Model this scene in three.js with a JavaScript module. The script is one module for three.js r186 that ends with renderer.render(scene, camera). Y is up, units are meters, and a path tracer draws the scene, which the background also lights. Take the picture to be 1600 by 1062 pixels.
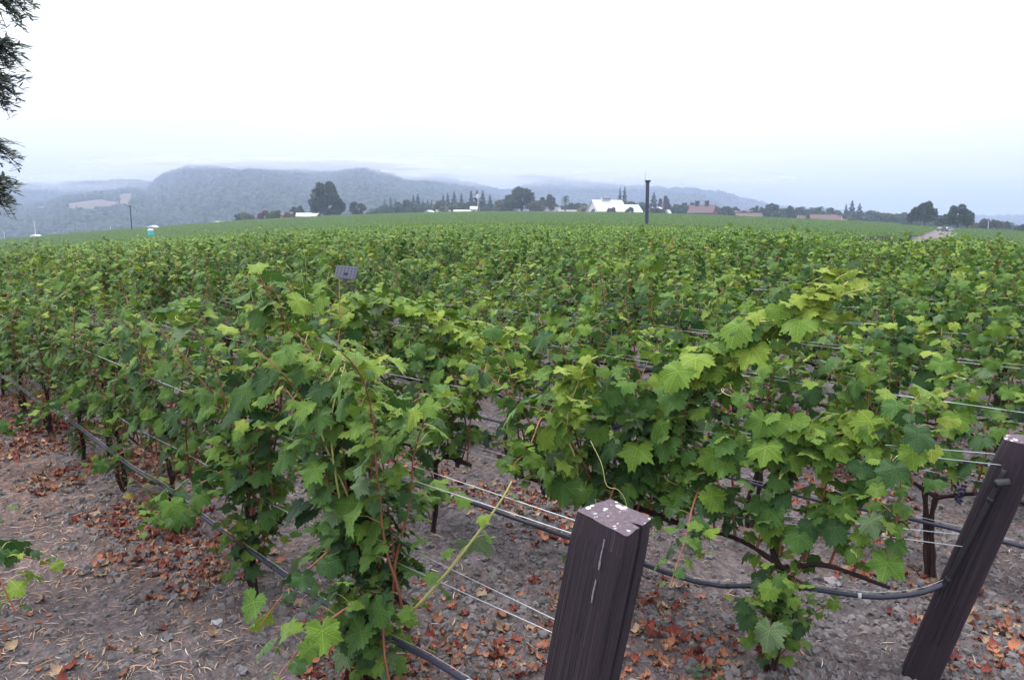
import * as THREE from 'three';
import { mergeGeometries, mergeVertices } from 'three/addons/utils/BufferGeometryUtils.js';
import { ImprovedNoise } from 'three/addons/math/ImprovedNoise.js';

// ---------------------------------------------------------------- camera, sky, light
const scene = new THREE.Scene();
const EYE = 1.75;
const camera = new THREE.PerspectiveCamera(47.74, 1600 / 1062, 0.05, 12000);
camera.position.set(0, EYE, 0);
camera.rotation.x = -THREE.MathUtils.degToRad(8.81);
const renderer = new THREE.WebGLRenderer({ antialias: true });
renderer.toneMapping = THREE.LinearToneMapping;
renderer.toneMappingExposure = 1.72;
renderer.shadowMap.enabled = true;

const perlin = new ImprovedNoise();
const noise = (x, y, z = 0) => perlin.noise(x, y, z);
const fbm = (x, y, z, o = 4) => { let a = 0, s = 1, k = 0.5; for (let i = 0; i < o; i++) { a += noise(x * s, y * s, z * s + i * 7.3) * k; s *= 2.03; k *= 0.5; } return a; };
const smooth = THREE.MathUtils.smoothstep, lerp = THREE.MathUtils.lerp, clamp = THREE.MathUtils.clamp;

{ // overcast sky: bright even cloud, a little cooler towards the horizon, faint soft cloud masses
  const W = 1024, H = 512, data = new Float32Array(W * H * 4);
  for (let j = 0; j < H; j++) {
    const el = ((j + 0.5) / H - 0.5) * Math.PI;
    for (let i = 0; i < W; i++) {
      const az = (i + 0.5) / W * Math.PI * 2, ce = Math.cos(el), x = ce * Math.cos(az), y = Math.sin(el), z = ce * Math.sin(az);
      const up = clamp(y, 0, 1), k = smooth(up, 0.0, 0.3), L = 2.0 * (1 + 2 * up) / 3; // an overcast sky is brighter overhead than at the horizon
      const c = fbm(x * 2.4 + 3, y * 11, z * 2.4, 5) * 0.16;
      const b = L * (1 + c), o = (j * W + i) * 4;
      data[o] = lerp(0.985, 0.98, k) * b; data[o + 1] = lerp(0.99, 1.0, k) * b; data[o + 2] = lerp(1.03, 1.04, k) * b; data[o + 3] = 1;
    }
  }
  const t = new THREE.DataTexture(data, W, H, THREE.RGBAFormat, THREE.FloatType);
  t.mapping = THREE.EquirectangularReflectionMapping; t.magFilter = THREE.LinearFilter; t.needsUpdate = true;
  scene.background = t; scene.environment = t;
}
const sun = new THREE.DirectionalLight(new THREE.Color(1, 0.97, 0.92), 1.5);
sun.position.set(-40, 80, -18); sun.castShadow = true; sun.shadow.radius = 28;
Object.assign(sun.shadow.camera, { left: -60, right: 60, top: 60, bottom: -60, near: 1, far: 260 });
sun.shadow.mapSize.set(4096, 4096);
scene.add(sun); scene.add(sun.target);
scene.fog = new THREE.FogExp2(new THREE.Color(0.57, 0.70, 1.0), 0.00034);

// ---------------------------------------------------------------- helpers
function generator(seed) { let a = seed >>> 0; return () => { a = (a + 0x6d2b79f5) >>> 0; let t = Math.imul(a ^ (a >>> 15), 1 | a); t = (t + Math.imul(t ^ (t >>> 7), 61 | t)) ^ t; return ((t ^ (t >>> 14)) >>> 0) / 4294967296; }; }
const V = (x, y, z) => new THREE.Vector3(x, y, z);
const taken = new Map();
function numbered(name) { const n = taken.get(name) ?? 0; taken.set(name, n + 1); return n ? name + '_' + String(n).padStart(3, '0') : name; }
function shade(o) { o.castShadow = true; o.receiveShadow = true; return o; }
function part(name, geometry, material, parent, kind) { const m = shade(new THREE.Mesh(geometry, material)); m.name = name; if (kind) m.userData.kind = kind; parent.add(m); return m; }
function tag(o, label, category, group, kind) { Object.assign(o.userData, { label, category }); if (group) o.userData.group = group; if (kind) o.userData.kind = kind; return o; }
function thing(name, label, category, group) { const g = new THREE.Group(); g.name = numbered(name); scene.add(g); return tag(g, label, category, group); }
function single(name, geometry, material, label, category, group) { const m = shade(new THREE.Mesh(geometry, material)); m.name = numbered(name); scene.add(m); return tag(m, label, category, group); }
function structure(name, geometry, material, label) { const m = shade(new THREE.Mesh(geometry, material)); m.name = numbered(name); m.userData = { kind: 'structure', label, category: name.replace(/_/g, ' ') }; scene.add(m); return m; }
const std = (r, g, b, roughness = 0.9, extra = {}) => { const m = new THREE.MeshStandardMaterial({ roughness, side: THREE.DoubleSide, ...extra }); m.color.setRGB(r, g, b); return m; };

// gathers transformed copies of small geometries into one geometry with colours
class Gather {
  constructor() { this.p = []; this.n = []; this.u = []; this.c = []; this.i = []; this.count = 0; }
  add(g, m, col) {
    const P = g.attributes.position, N = g.attributes.normal, U = g.attributes.uv, I = g.index, e = m.elements;
    const det = m.determinant() < 0 ? -1 : 1;
    for (let k = 0; k < P.count; k++) {
      const x = P.getX(k), y = P.getY(k), z = P.getZ(k);
      this.p.push(e[0] * x + e[4] * y + e[8] * z + e[12], e[1] * x + e[5] * y + e[9] * z + e[13], e[2] * x + e[6] * y + e[10] * z + e[14]);
      const a = N.getX(k), b = N.getY(k), c = N.getZ(k);
      let nx = e[0] * a + e[4] * b + e[8] * c, ny = e[1] * a + e[5] * b + e[9] * c, nz = e[2] * a + e[6] * b + e[10] * c; const l = Math.hypot(nx, ny, nz) || 1;
      this.n.push(nx / l, ny / l, nz / l);
      this.u.push(U ? U.getX(k) : 0, U ? U.getY(k) : 0);
      this.c.push(col[0], col[1], col[2]);
    }
    if (I) for (let k = 0; k < I.count; k += 3) { if (det > 0) this.i.push(this.count + I.getX(k), this.count + I.getX(k + 1), this.count + I.getX(k + 2)); else this.i.push(this.count + I.getX(k), this.count + I.getX(k + 2), this.count + I.getX(k + 1)); }
    else for (let k = 0; k < P.count; k++) this.i.push(this.count + k);
    this.count += P.count;
    return this;
  }
  build() {
    const g = new THREE.BufferGeometry();
    g.setAttribute('position', new THREE.Float32BufferAttribute(this.p, 3)); g.setAttribute('normal', new THREE.Float32BufferAttribute(this.n, 3));
    g.setAttribute('uv', new THREE.Float32BufferAttribute(this.u, 2)); g.setAttribute('color', new THREE.Float32BufferAttribute(this.c, 3));
    g.setIndex(this.i); return g;
  }
}
// a tapering tube through points; radius is a number or a function of 0..1; ends closed to a point
function tube(points, radius, sides = 6, smoothPath = true) {
  const pts = smoothPath && points.length > 2 ? new THREE.CatmullRomCurve3(points).getPoints(points.length * 3) : points, n = pts.length;
  const pos = [], uv = [], idx = []; let len = 0; const up = V(0.3, 1, 0.2).normalize(), t = V(0, 0, 0), a = V(0, 0, 0), b = V(0, 0, 0);
  let prevA = null;
  for (let k = 0; k < n; k++) {
    t.subVectors(pts[Math.min(n - 1, k + 1)], pts[Math.max(0, k - 1)]).normalize();
    if (!prevA) { a.crossVectors(t, Math.abs(t.y) > 0.95 ? V(1, 0, 0) : up).normalize(); } else { a.copy(prevA).addScaledVector(t, -prevA.dot(t)).normalize(); }
    prevA = a.clone(); b.crossVectors(t, a);
    if (k) len += pts[k].distanceTo(pts[k - 1]);
    const r = typeof radius === 'function' ? radius(k / (n - 1)) : radius;
    for (let s = 0; s <= sides; s++) { const w = s / sides * Math.PI * 2, c = Math.cos(w) * r, d = Math.sin(w) * r; pos.push(pts[k].x + a.x * c + b.x * d, pts[k].y + a.y * c + b.y * d, pts[k].z + a.z * c + b.z * d); uv.push(s / sides, len); }
  }
  for (let k = 0; k < n - 1; k++) for (let s = 0; s < sides; s++) { const q = k * (sides + 1) + s; idx.push(q, q + 1, q + sides + 1, q + 1, q + sides + 2, q + sides + 1); }
  for (const [row, flip] of [[0, 0], [n - 1, 1]]) { const c = pos.length / 3; pos.push(pts[row].x, pts[row].y, pts[row].z); uv.push(0.5, row ? len : 0); for (let s = 0; s < sides; s++) { const q = row * (sides + 1) + s; flip ? idx.push(q, q + 1, c) : idx.push(q + 1, q, c); } }
  const g = new THREE.BufferGeometry(); g.setAttribute('position', new THREE.Float32BufferAttribute(pos, 3)); g.setAttribute('uv', new THREE.Float32BufferAttribute(uv, 2)); g.setIndex(idx); g.computeVertexNormals(); return g;
}
function box(w, h, d, x = 0, y = 0, z = 0) { const g = new THREE.BoxGeometry(w, h, d); g.translate(x, y, z); return g; }
const merged = (list) => mergeGeometries(list.map((g) => { const q = g.index ? g.toNonIndexed() : g.clone(); for (const k of Object.keys(q.attributes)) if (!['position', 'normal', 'uv'].includes(k)) q.deleteAttribute(k); return q; }));
const IDENTITY = new THREE.Matrix4();

// ---------------------------------------------------------------- the lie of the land (x to the right, f metres ahead)
function land(x, f) {
  const d = Math.hypot(x, f);
  const bow = (x < 0 ? 0.105 : 0.075) * x * x / (d + 6) * smooth(d, 8, 45);
  const far = Math.min(1, 900 / Math.max(d, 1));
  return 5.6 * smooth(d, 150, 450) - bow * far + (d > 6 ? fbm(x * 0.02, f * 0.02, 3, 2) * 0.5 * smooth(d, 12, 80) : 0);
}
// where the lens looks: a bearing (metres sideways for each metre ahead) and a distance ahead
const spot = (bearing, f, up = 0) => V(bearing * f, land(bearing * f, f) + up, -f);

// the vine rows: row 1 runs beside the dirt alley, row 2 behind it, then evenly on
const rowAngle = (k) => THREE.MathUtils.degToRad(k <= 1 ? 43.2 : 47.5);
const GAP = 1.3;
function rowPoint(k, s) { // metres along the row, counted from a point near its end post
  const a = rowAngle(k), n48 = [Math.cos(rowAngle(2)), Math.sin(rowAngle(2))];
  let o;
  if (k === 1) o = [-0.52, 2.64]; else if (k === 0) o = [-0.52 - 0.9, 2.64 - 0.9]; else o = [1.02 + n48[0] * GAP * (k - 2), 2.77 + n48[1] * GAP * (k - 2)];
  return [o[0] - Math.sin(a) * s, o[1] + Math.cos(a) * s];
}
const rowTurn = (k) => Math.atan2(Math.cos(rowAngle(k)), -Math.sin(rowAngle(k)));
// distance from the lane that crosses the field on the right, and from the gaps between blocks on the left
function laneDistance(x, f, [x0, f0], [x1, f1]) { const dx = x1 - x0, df = f1 - f0, l2 = dx * dx + df * df, t = clamp(((x - x0) * dx + (f - f0) * df) / l2, 0, 1); return Math.hypot(x - x0 - dx * t, f - f0 - df * t); }
const LANE = [[19.5, 48], [172, 307]], GAP_A = [[-146, 440], [-214, 265]], GAP_B = [[-92, 250], [-106, 130]];

// ---------------------------------------------------------------- surface textures
function noiseTexture(size, paint, srgb = true) {
  const data = new Uint8Array(size * size * 4);
  for (let j = 0; j < size; j++) for (let i = 0; i < size; i++) { const c = paint(i / size, j / size); const o = (j * size + i) * 4; data[o] = clamp(c[0], 0, 1) * 255; data[o + 1] = clamp(c[1], 0, 1) * 255; data[o + 2] = clamp(c[2], 0, 1) * 255; data[o + 3] = 255; }
  const t = new THREE.DataTexture(data, size, size); t.wrapS = t.wrapT = THREE.RepeatWrapping; t.magFilter = THREE.LinearFilter; t.minFilter = THREE.LinearMipmapLinearFilter; t.generateMipmaps = true;
  if (srgb) t.colorSpace = THREE.SRGBColorSpace; t.needsUpdate = true; return t;
}
// noise that repeats without a seam
function tiling(u, v, freq, z, o = 4) { let a = 0, k = 0.5, s = freq; for (let i = 0; i < o; i++) { const A = u * Math.PI * 2, B = v * Math.PI * 2, R = s / (Math.PI * 2); a += perlin.noise(Math.cos(A) * R + Math.sin(B) * R * 0.7 + z, Math.sin(A) * R + 5.1 * i, Math.cos(B) * R + Math.sin(A) * R * 0.0 + z * 2) * k; s *= 2; k *= 0.55; } return a; }

// leaf blade: paler veins fanning from the stalk, slight blotches
const VEINS = [0, 0.96, -0.96, 1.95, -1.95];
function leafMaps(flecks) {
  const S = 256, draw = (bump) => {
    const c = document.createElement('canvas'); c.width = c.height = S; const x = c.getContext('2d'); const R = generator(5);
    x.fillStyle = bump ? 'rgb(150,150,150)' : 'rgb(196,200,196)'; x.fillRect(0, 0, S, S);
    for (let k = 0; k < 900; k++) { const g = bump ? 140 + R() * 70 : 170 + R() * 55; x.fillStyle = bump ? `rgba(${g},${g},${g},0.35)` : `rgba(${g},${g + 6},${g - 8},0.3)`; x.beginPath(); x.arc(R() * S, R() * S, 2 + R() * (bump ? 7 : 10), 0, 7); x.fill(); }
    const at = (u, v) => [(u / 2.3 + 0.5) * S, (1 - (v / 2.3 + 0.4)) * S];
    const line = (u0, v0, u1, v1, w) => { const [a, b] = at(u0, v0), [d, e] = at(u1, v1); x.lineWidth = w; x.beginPath(); x.moveTo(a, b); x.lineTo(d, e); x.stroke(); };
    if (flecks && !bump) for (let k = 0; k < 46; k++) { const r = 1 + Math.pow(R(), 3) * 7; x.fillStyle = R() < 0.7 ? `rgba(${150 + R() * 60},${95 + R() * 40},70,${0.5 + R() * 0.5})` : `rgba(235,225,110,0.5)`; x.beginPath(); x.ellipse(R() * S, R() * S, r, r * (0.5 + R()), R() * 3, 0, 7); x.fill(); }
    x.strokeStyle = bump ? 'rgb(60,60,60)' : 'rgb(248,250,215)'; x.lineCap = 'round';
    for (const a of VEINS) {
      const L = Math.abs(a) < 0.1 ? 1.0 : Math.abs(a) < 1.2 ? 0.86 : 0.66, sx = Math.sin(a), cy = Math.cos(a);
      line(0, 0, sx * L, cy * L, bump ? 5 : 2.6);
      for (let k = 1; k < 6; k++) { const q = k / 6.3 * L; for (const s of [-1, 1]) { const b = a + s * 0.75, m = (L - q) * 0.5; line(sx * q, cy * q, sx * q + Math.sin(b) * m, cy * q + Math.cos(b) * m, bump ? 3 : 1.3); } }
    }
    const t = new THREE.CanvasTexture(c); if (!bump) t.colorSpace = THREE.SRGBColorSpace; return t;
  };
  return [draw(false), draw(true)];
}
const [leafMap, leafBump] = leafMaps(false), [leafMapWorn] = leafMaps(true);
function leafMaterial(r, g, b, vertexColors = false) {
  const m = new THREE.MeshPhysicalMaterial({ roughness: 0.95, transmission: 0.34, thickness: 0, clearcoat: 0.12, clearcoatRoughness: 0.36, specularIntensity: 0.3, map: leafMap, bumpMap: leafBump, bumpScale: 0.004, side: THREE.DoubleSide, vertexColors });
  m.color.setRGB(r, g, b); return m;
}
// tones of leaves, old blue green to the yellow green of the growing tips
const LEAF_TONES = [[0.034, 0.084, 0.042], [0.056, 0.138, 0.042], [0.090, 0.198, 0.040], [0.136, 0.264, 0.040], [0.195, 0.330, 0.044], [0.280, 0.410, 0.050], [0.370, 0.470, 0.062], [0.180, 0.265, 0.140]];
const YELLOW_TONE = [0.46, 0.36, 0.07], RED_TONE = [0.22, 0.035, 0.03];
const leafMats = LEAF_TONES.map((c) => leafMaterial(...c)), wornMats = LEAF_TONES.map((c) => { const m = leafMaterial(...c); m.map = leafMapWorn; return m; }); const yellowLeaf = leafMaterial(...YELLOW_TONE), redLeaf = leafMaterial(...RED_TONE);
const foliageMat = leafMaterial(1, 1, 1, true);
const farFoliageMat = new THREE.MeshPhysicalMaterial({ roughness: 0.95, transmission: 0.32, thickness: 0, specularIntensity: 0.4, clearcoat: 0.12, clearcoatRoughness: 0.4, vertexColors: true, side: THREE.DoubleSide }); farFoliageMat.color.setRGB(0.70, 0.71, 0.70); // the mean of the leaf blade map that the near leaves wear, veins and all
const dryMats = [[0.42, 0.21, 0.16], [0.34, 0.14, 0.10], [0.50, 0.31, 0.24], [0.22, 0.055, 0.05], [0.54, 0.38, 0.28]].map(([r, g, b]) => std(r, g, b, 0.95, { map: leafMap, bumpMap: leafBump, bumpScale: 0.004 }));
const barkMap = noiseTexture(128, (u, v) => { const a = 0.55 + tiling(u, v * 0.3, 14, 2, 3) * 0.9; return [a, a * 0.97, a * 0.95]; });
const trunkMat = std(0.085, 0.035, 0.036, 0.95, { map: barkMap, bumpMap: barkMap, bumpScale: 0.004 });
const caneMat = std(0.24, 0.085, 0.05, 0.7), youngCaneMat = std(0.40, 0.40, 0.13, 0.65), tendrilMat = std(0.52, 0.48, 0.18, 0.6), petioleMat = std(0.30, 0.22, 0.10, 0.7);
const wireMat = new THREE.MeshStandardMaterial({ color: new THREE.Color().setRGB(0.46, 0.47, 0.50), roughness: 0.5, metalness: 0.6 });
const hoseMat = std(0.022, 0.025, 0.048, 0.42), clipMat = std(0.014, 0.014, 0.018, 0.6), clipPale = std(0.5, 0.5, 0.52, 0.5);

// ---------------------------------------------------------------- leaf shapes
// outline of a five-lobed vine leaf: angle from the tip in degrees, distance from the stalk
const OUTLINE = [[0, 1.0], [9, 0.87], [17, 0.78], [24, 0.62], [30, 0.55], [37, 0.66], [46, 0.80], [55, 0.90], [64, 0.78], [72, 0.66], [80, 0.55], [88, 0.60], [99, 0.66], [112, 0.71], [124, 0.64], [138, 0.58], [152, 0.53], [165, 0.42], [176, 0.16]];
function leafRadius(deg, deep) { const a = Math.abs(deg); for (let k = 1; k < OUTLINE.length; k++) if (a <= OUTLINE[k][0]) { const [a0, r0] = OUTLINE[k - 1], [a1, r1] = OUTLINE[k]; const r = lerp(r0, r1, (a - a0) / (a1 - a0)); return lerp(lerp(0.95, 0.5, a / 180), r, deep); } return 0.14; }
function leafGeometry(seed, outer, inner, deep = 1) {
  const R = generator(seed), pos = [0, 0, 0], idx = [], ph = R() * 6, cup = 0.1 - R() * 0.6, fold = 0.1 + R() * 0.34, wave = 0.06 + R() * 0.13, twist = (R() - 0.5) * 0.8, skew = (R() - 0.5) * 0.12;
  const height = (r, a) => cup * r * r + fold * r * (Math.abs(Math.sin(a)) * 0.5 - 0.12) + wave * r * r * Math.sin(a * 5 + ph) + 0.05 * r * Math.cos(a * 5.2) + twist * r * r * Math.sin(a) * Math.cos(a);
  const put = (deg, k) => { const a = deg * Math.PI / 180, r = leafRadius(deg, deep) * k, q = a + skew * Math.sin(a); pos.push(Math.sin(q) * r, Math.cos(q) * r, height(r, a)); };
  const degs = (n) => Array.from({ length: n }, (_, k) => -177 + 354 * k / (n - 1));
  if (inner) for (const d of degs(inner)) put(d, 0.55);
  degs(outer).forEach((d, k) => put(d, (k % 2 ? 1.07 : 0.91) * (0.94 + R() * 0.12)));
  const o = inner ? 1 + inner : 1;
  if (inner) { for (let k = 0; k < inner - 1; k++) idx.push(0, 1 + k + 1, 1 + k); for (let k = 0; k < outer - 1; k++) { const i0 = 1 + Math.round(k * (inner - 1) / (outer - 1)), i1 = 1 + Math.round((k + 1) * (inner - 1) / (outer - 1)); idx.push(i0, o + k + 1, o + k); if (i1 !== i0) idx.push(i0, i1, o + k + 1); } }
  else for (let k = 0; k < outer - 1; k++) idx.push(0, o + k + 1, o + k);
  const g = new THREE.BufferGeometry(); g.setAttribute('position', new THREE.Float32BufferAttribute(pos, 3));
  const uv = []; for (let k = 0; k < pos.length; k += 3) uv.push(pos[k] / 2.3 + 0.5, pos[k + 1] / 2.3 + 0.4);
  g.setAttribute('uv', new THREE.Float32BufferAttribute(uv, 2)); g.setIndex(idx); g.computeVertexNormals(); return g;
}
const leafNear = Array.from({ length: 16 }, (_, k) => leafGeometry(11 + k * 7, 45, 15, 0.42 + (k % 4) * 0.15));
const leafMid = Array.from({ length: 6 }, (_, k) => leafGeometry(111 + k * 7, 19, 0, 0.75));
const leafFar = Array.from({ length: 4 }, (_, k) => leafGeometry(211 + k * 7, 7, 0, 0.6));
function curled(seed) { const g = leafGeometry(seed, 29, 11, 0.9), p = g.attributes.position, R = generator(seed), a = 1.0 + R() * 1.2, w = R() * 6; for (let k = 0; k < p.count; k++) { const x = p.getX(k), y = p.getY(k), r = Math.hypot(x, y); p.setXYZ(k, x * (1 - 0.35 * a * r), y * (1 - 0.2 * a * r), Math.max(0.01, Math.abs(p.getZ(k)) * 0.4 + 0.38 * a * r * r * (0.6 + 0.4 * Math.sin(Math.atan2(y, x) * 3 + w)))); } g.computeVertexNormals(); return g; }
const dryLeaf = Array.from({ length: 6 }, (_, k) => curled(311 + k * 5));

// ---------------------------------------------------------------- growing a vine
// local axes: x along the row, y up, -z towards the dirt alley
const tmpA = V(0, 0, 0), tmpB = V(0, 0, 0), tmpC = V(0, 0, 0);
function leafMatrix(at, normal, tip, size) {
  const n = normal.clone().normalize(), y = tip.clone().addScaledVector(n, -tip.dot(n)); if (y.lengthSq() < 1e-4) y.set(1, 0, 0).addScaledVector(n, -n.x); y.normalize();
  const x = tmpA.crossVectors(y, n); return new THREE.Matrix4().makeBasis(x.clone().multiplyScalar(size), y.multiplyScalar(size), n.multiplyScalar(size)).setPosition(at);
}
// leaves along a cane; young runs from 0 at the base to 1 at a growing tip
function leafCane(vine, pts, R, o = {}) {
  const { spacing = 0.036, size = 0.072, from = 0.06, young = 0.5, laterals = 0.42, radius = 0.0048, tips = 1 } = o;
  const curve = new THREE.CatmullRomCurve3(pts), L = curve.getLength();
  vine.canes.push({ pts: curve.getPoints(Math.max(8, Math.round(L / 0.06))), r: radius, young });
  let side = R() < 0.5 ? 1 : -1;
  for (let s = from; s < L; s += spacing * (0.75 + R() * 0.5)) {
    const u = Math.min(1, s / L), p = curve.getPointAt(u), t = curve.getTangentAt(u);
    side = -side;
    const endward = smooth(u, 0.72, 1) * tips, sz = size * (0.40 + Math.pow(R(), 2.0) * 0.85) * lerp(1, 0.6, endward);
    const out = V(R() - 0.5, (R() - 0.2) * 0.5, side * (0.5 + R() * 0.7)); if (Math.abs(t.z) > 0.75) out.set(side * (0.5 + R() * 0.7), (R() - 0.2) * 0.5, R() - 0.5);
    out.addScaledVector(t, -out.dot(t) + 0.25).normalize();
    const pl = sz * (0.7 + R() * 0.7), at = p.clone().addScaledVector(out, pl).add(V(0, pl * 0.25, 0));
    const normal = V(out.x * 0.75 + (R() - 0.5) * 0.7, 0.55 + R() * 0.55, out.z * 0.75 + (R() - 0.5) * 0.7 - 0.12);
    const tip = V(out.x * 0.7 + (R() - 0.5) * 0.5, -0.75 + R() * 0.5, out.z * 0.7 + (R() - 0.5) * 0.5);
    const tone = clamp(1.7 + young * 1.6 * (0.35 + u) + endward * 1.3 + (R() - 0.5) * 3.4, 0, 6.2);
    vine.leaves.push({ m: leafMatrix(at, normal, tip, sz), size: sz, tone, at });
    vine.petioles.push([p, p.clone().lerp(at, 0.55).add(V(0, pl * 0.12, 0)), at]);
    if (R() < laterals) for (let q = 0, c = 1 + Math.floor(R() * 2.5); q < c; q++) {
      const a2 = p.clone().add(V((R() - 0.5) * 0.16, (R() - 0.4) * 0.12, (R() - 0.5) * 0.2)), s2 = size * (0.4 + R() * 0.4);
      vine.leaves.push({ m: leafMatrix(a2, V(R() - 0.5, 0.5 + R(), R() - 0.5), V(R() - 0.5, -R(), R() - 0.5), s2), size: s2, tone: clamp(tone + 0.6 + R(), 0, 6.4), at: a2 });
    }
    if (o.tendrils && R() < o.tendrils * 0.5) vine.tendrils.push(tendril(p, R));
  }
}
function tendril(p, R) { const a = R() * 6.3, d = V(Math.cos(a), 0.2 + R() * 0.4, Math.sin(a)).multiplyScalar(0.05 + R() * 0.05), out = [p.clone()]; const c = p.clone().add(d); out.push(p.clone().addScaledVector(d, 0.5), c); for (let k = 1; k < 7; k++) { const w = k * 0.8, r = 0.016 * (1 - k / 12); out.push(c.clone().add(V(Math.cos(a + w) * r + d.x * 0.12 * k / 3, Math.sin(w) * r, Math.sin(a + w) * r + d.z * 0.12 * k / 3))); } return out; }
// a wandering cane: start, first direction, length; it bends down under its weight past the wires
function wander(R, start, dir, length, o = {}) {
  const { sag = 0.5, hold = 0.95, drift = 0.16 } = o, p = start.clone(), d = dir.clone().normalize(), pts = [p.clone()], step = 0.09;
  for (let s = 0; s < length; s += step) {
    d.x += (R() - 0.5) * drift * 2; d.z += (R() - 0.5) * drift * 2 - p.z * hold * 0.35; d.y -= sag * step * (p.y > 0.85 ? 4.2 : 0.6) * (0.4 + s / length);
    d.normalize(); p.addScaledVector(d, step); if (p.y < 0.06) { p.y = 0.06; d.y = Math.abs(d.y) * 0.3; } pts.push(p.clone());
  }
  return pts;
}
function growVine(seed, o = {}) {
  const { canes = 9, low = 2, reach = 0.95, spread = 0.44, head = 0.40, lean = 0, size = 0.072, suckers = 0, young = 0.5 } = o;
  const R = generator(seed), vine = { canes: [], leaves: [], petioles: [], tendrils: [], trunks: [], grapes: [] };
  const bend = (R() - 0.5) * 0.14, h = head;
  vine.trunks.push([V(0, -0.04, 0), V(bend * 0.4, h * 0.3, (R() - 0.5) * 0.03), V(bend, h * 0.7, (R() - 0.5) * 0.03), V(bend * 0.6, h, 0)]);
  if (R() < 0.7) vine.trunks.push([V(0.03, -0.03, 0.015), V(0.035 + bend * 0.2, h * 0.35, -0.02), V(bend + 0.03, h * 0.8, 0.01), V(bend * 0.6 + 0.06, h * 1.1, 0)]);
  for (const s of [-1, 1]) vine.trunks.push([V(bend * 0.6, h - 0.02, 0), V(s * spread * 0.4, h + 0.045, (R() - 0.5) * 0.03), V(s * spread, h + 0.035, (R() - 0.5) * 0.03)]);
  for (let k = 0; k < canes; k++) {
    const x = (k + 0.5) / canes * 2 - 1, start = V(x * spread, h + 0.03, (R() - 0.5) * 0.05);
    const pts = wander(R, start, V(x * 0.2 + (R() - 0.5) * 0.4, 1, (R() - 0.5) * 0.34 + lean), reach * (0.62 + R() * 0.6), { sag: 0.3 + R() * 0.5 });
    leafCane(vine, pts, R, { size, young: young * (0.3 + R()), tendrils: 0.03, tips: R() < 0.7 ? 1 : 0.3 });
  }
  for (let k = 0; k < low; k++) { // canes that fall out of the hedge towards the alley or away from it
    const s = k % 2 ? 1 : -1, start = V((R() - 0.5) * spread * 1.6, h + 0.06 + R() * 0.3, s * 0.04);
    leafCane(vine, wander(R, start, V((R() - 0.5) * 0.8, 0.3 - R() * 0.5, s * (0.45 + R() * 0.35)), 0.25 + R() * 0.3, { sag: 1.6, hold: 0.3 }), R, { size: size * 0.95, young: young * 0.6 });
  }
  for (let k = 0; k < suckers; k++) { const y = 0.05 + k / suckers * 0.36; leafCane(vine, wander(R, V(bend * y * 2, y, 0), V(R() - 0.5, 0.5, R() - 0.5), 0.14 + R() * 0.14, { sag: 0.8 }), R, { size: size * 0.8, young: 0.3, from: 0.03 }); }
  if (o.grapes) for (let k = 0; k < o.grapes; k++) vine.grapes.push(V((R() - 0.5) * spread * 1.5, h + 0.02 + R() * 0.08, (R() - 0.5) * 0.16));
  return vine;
}
const toneColor = (t) => { const k = Math.min(LEAF_TONES.length - 2, Math.floor(t)), f = t - k, a = LEAF_TONES[k], b = LEAF_TONES[Math.min(6, k + 1)]; return [lerp(a[0], b[0], f), lerp(a[1], b[1], f), lerp(a[2], b[2], f)]; };
function canesGeometry(vine, sides, keep = 1) { return vine.canes.filter((_, k) => k % keep === 0).map((c) => tube(c.pts, (u) => c.r * lerp(1.15, 0.4, u), sides, false)); }
const trunkRadius = (k) => (u) => (k < 2 ? lerp(0.016, 0.012, u) : lerp(0.011, 0.007, u)) * (1 + 0.18 * Math.sin(u * 23 + k));
function berryGeometry(R) { const G = new Gather(), b = new THREE.IcosahedronGeometry(1, 1); for (let k = 0; k < 26; k++) { const y = -k / 26 * 0.11, r = 0.028 * (1 - k / 34), a = k * 2.4; G.add(b, new THREE.Matrix4().compose(V(Math.cos(a) * r, y, Math.sin(a) * r), new THREE.Quaternion(), V(0.0075, 0.0075, 0.0075)), [1, 1, 1]); } return G.build(); }
const grapeGeo = berryGeometry(generator(3)), grapeMat = std(0.035, 0.03, 0.085, 0.5);

// a vine whose leaves are parts of their own; the smallest past the first 300 are joined
function leafyVine(name, vine, label, category, group) {
  const t = thing(name, label, category, group), R = generator(vine.leaves.length * 31 + 7);
  vine.trunks.forEach((p, k) => part(k < 2 ? 'trunk' : 'cordon', tube(p, trunkRadius(k), 7), trunkMat, t));
  vine.canes.forEach((c) => part('cane', tube(c.pts, (u) => c.r * lerp(1.15, 0.4, u), 6, false), c.young > 0.75 ? youngCaneMat : caneMat, t));
  if (vine.petioles.length) part('leaf_stalks', merged(vine.petioles.map((p) => tube(p, 0.0013, 3, false))), petioleMat, t, 'stuff');
  vine.tendrils.forEach((p) => part('tendril', tube(p, (u) => lerp(0.0014, 0.0006, u), 5), tendrilMat, t));
  vine.grapes.forEach((p) => part('grape_cluster', grapeGeo, grapeMat, t).position.copy(p));
  const list = vine.leaves.slice().sort((a, b) => b.size - a.size), rest = new Gather();
  list.forEach((l, k) => {
    const g = Math.floor(R() * leafNear.length), roll = R();
    if (k < 300) { const m = part('leaf', leafNear[g], l.at.y < 0.45 && roll < 0.05 ? (roll < 0.02 ? redLeaf : yellowLeaf) : roll > 0.965 ? leafMats[7] : (roll > 0.68 ? wornMats : leafMats)[clamp(Math.round(l.tone), 0, 6)], t); m.applyMatrix4(l.m); }
    else rest.add(leafNear[g], l.m, toneColor(l.tone));
  });
  if (rest.count) part('small_leaves', rest.build(), foliageMat, t, 'stuff');
  return t;
}

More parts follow.
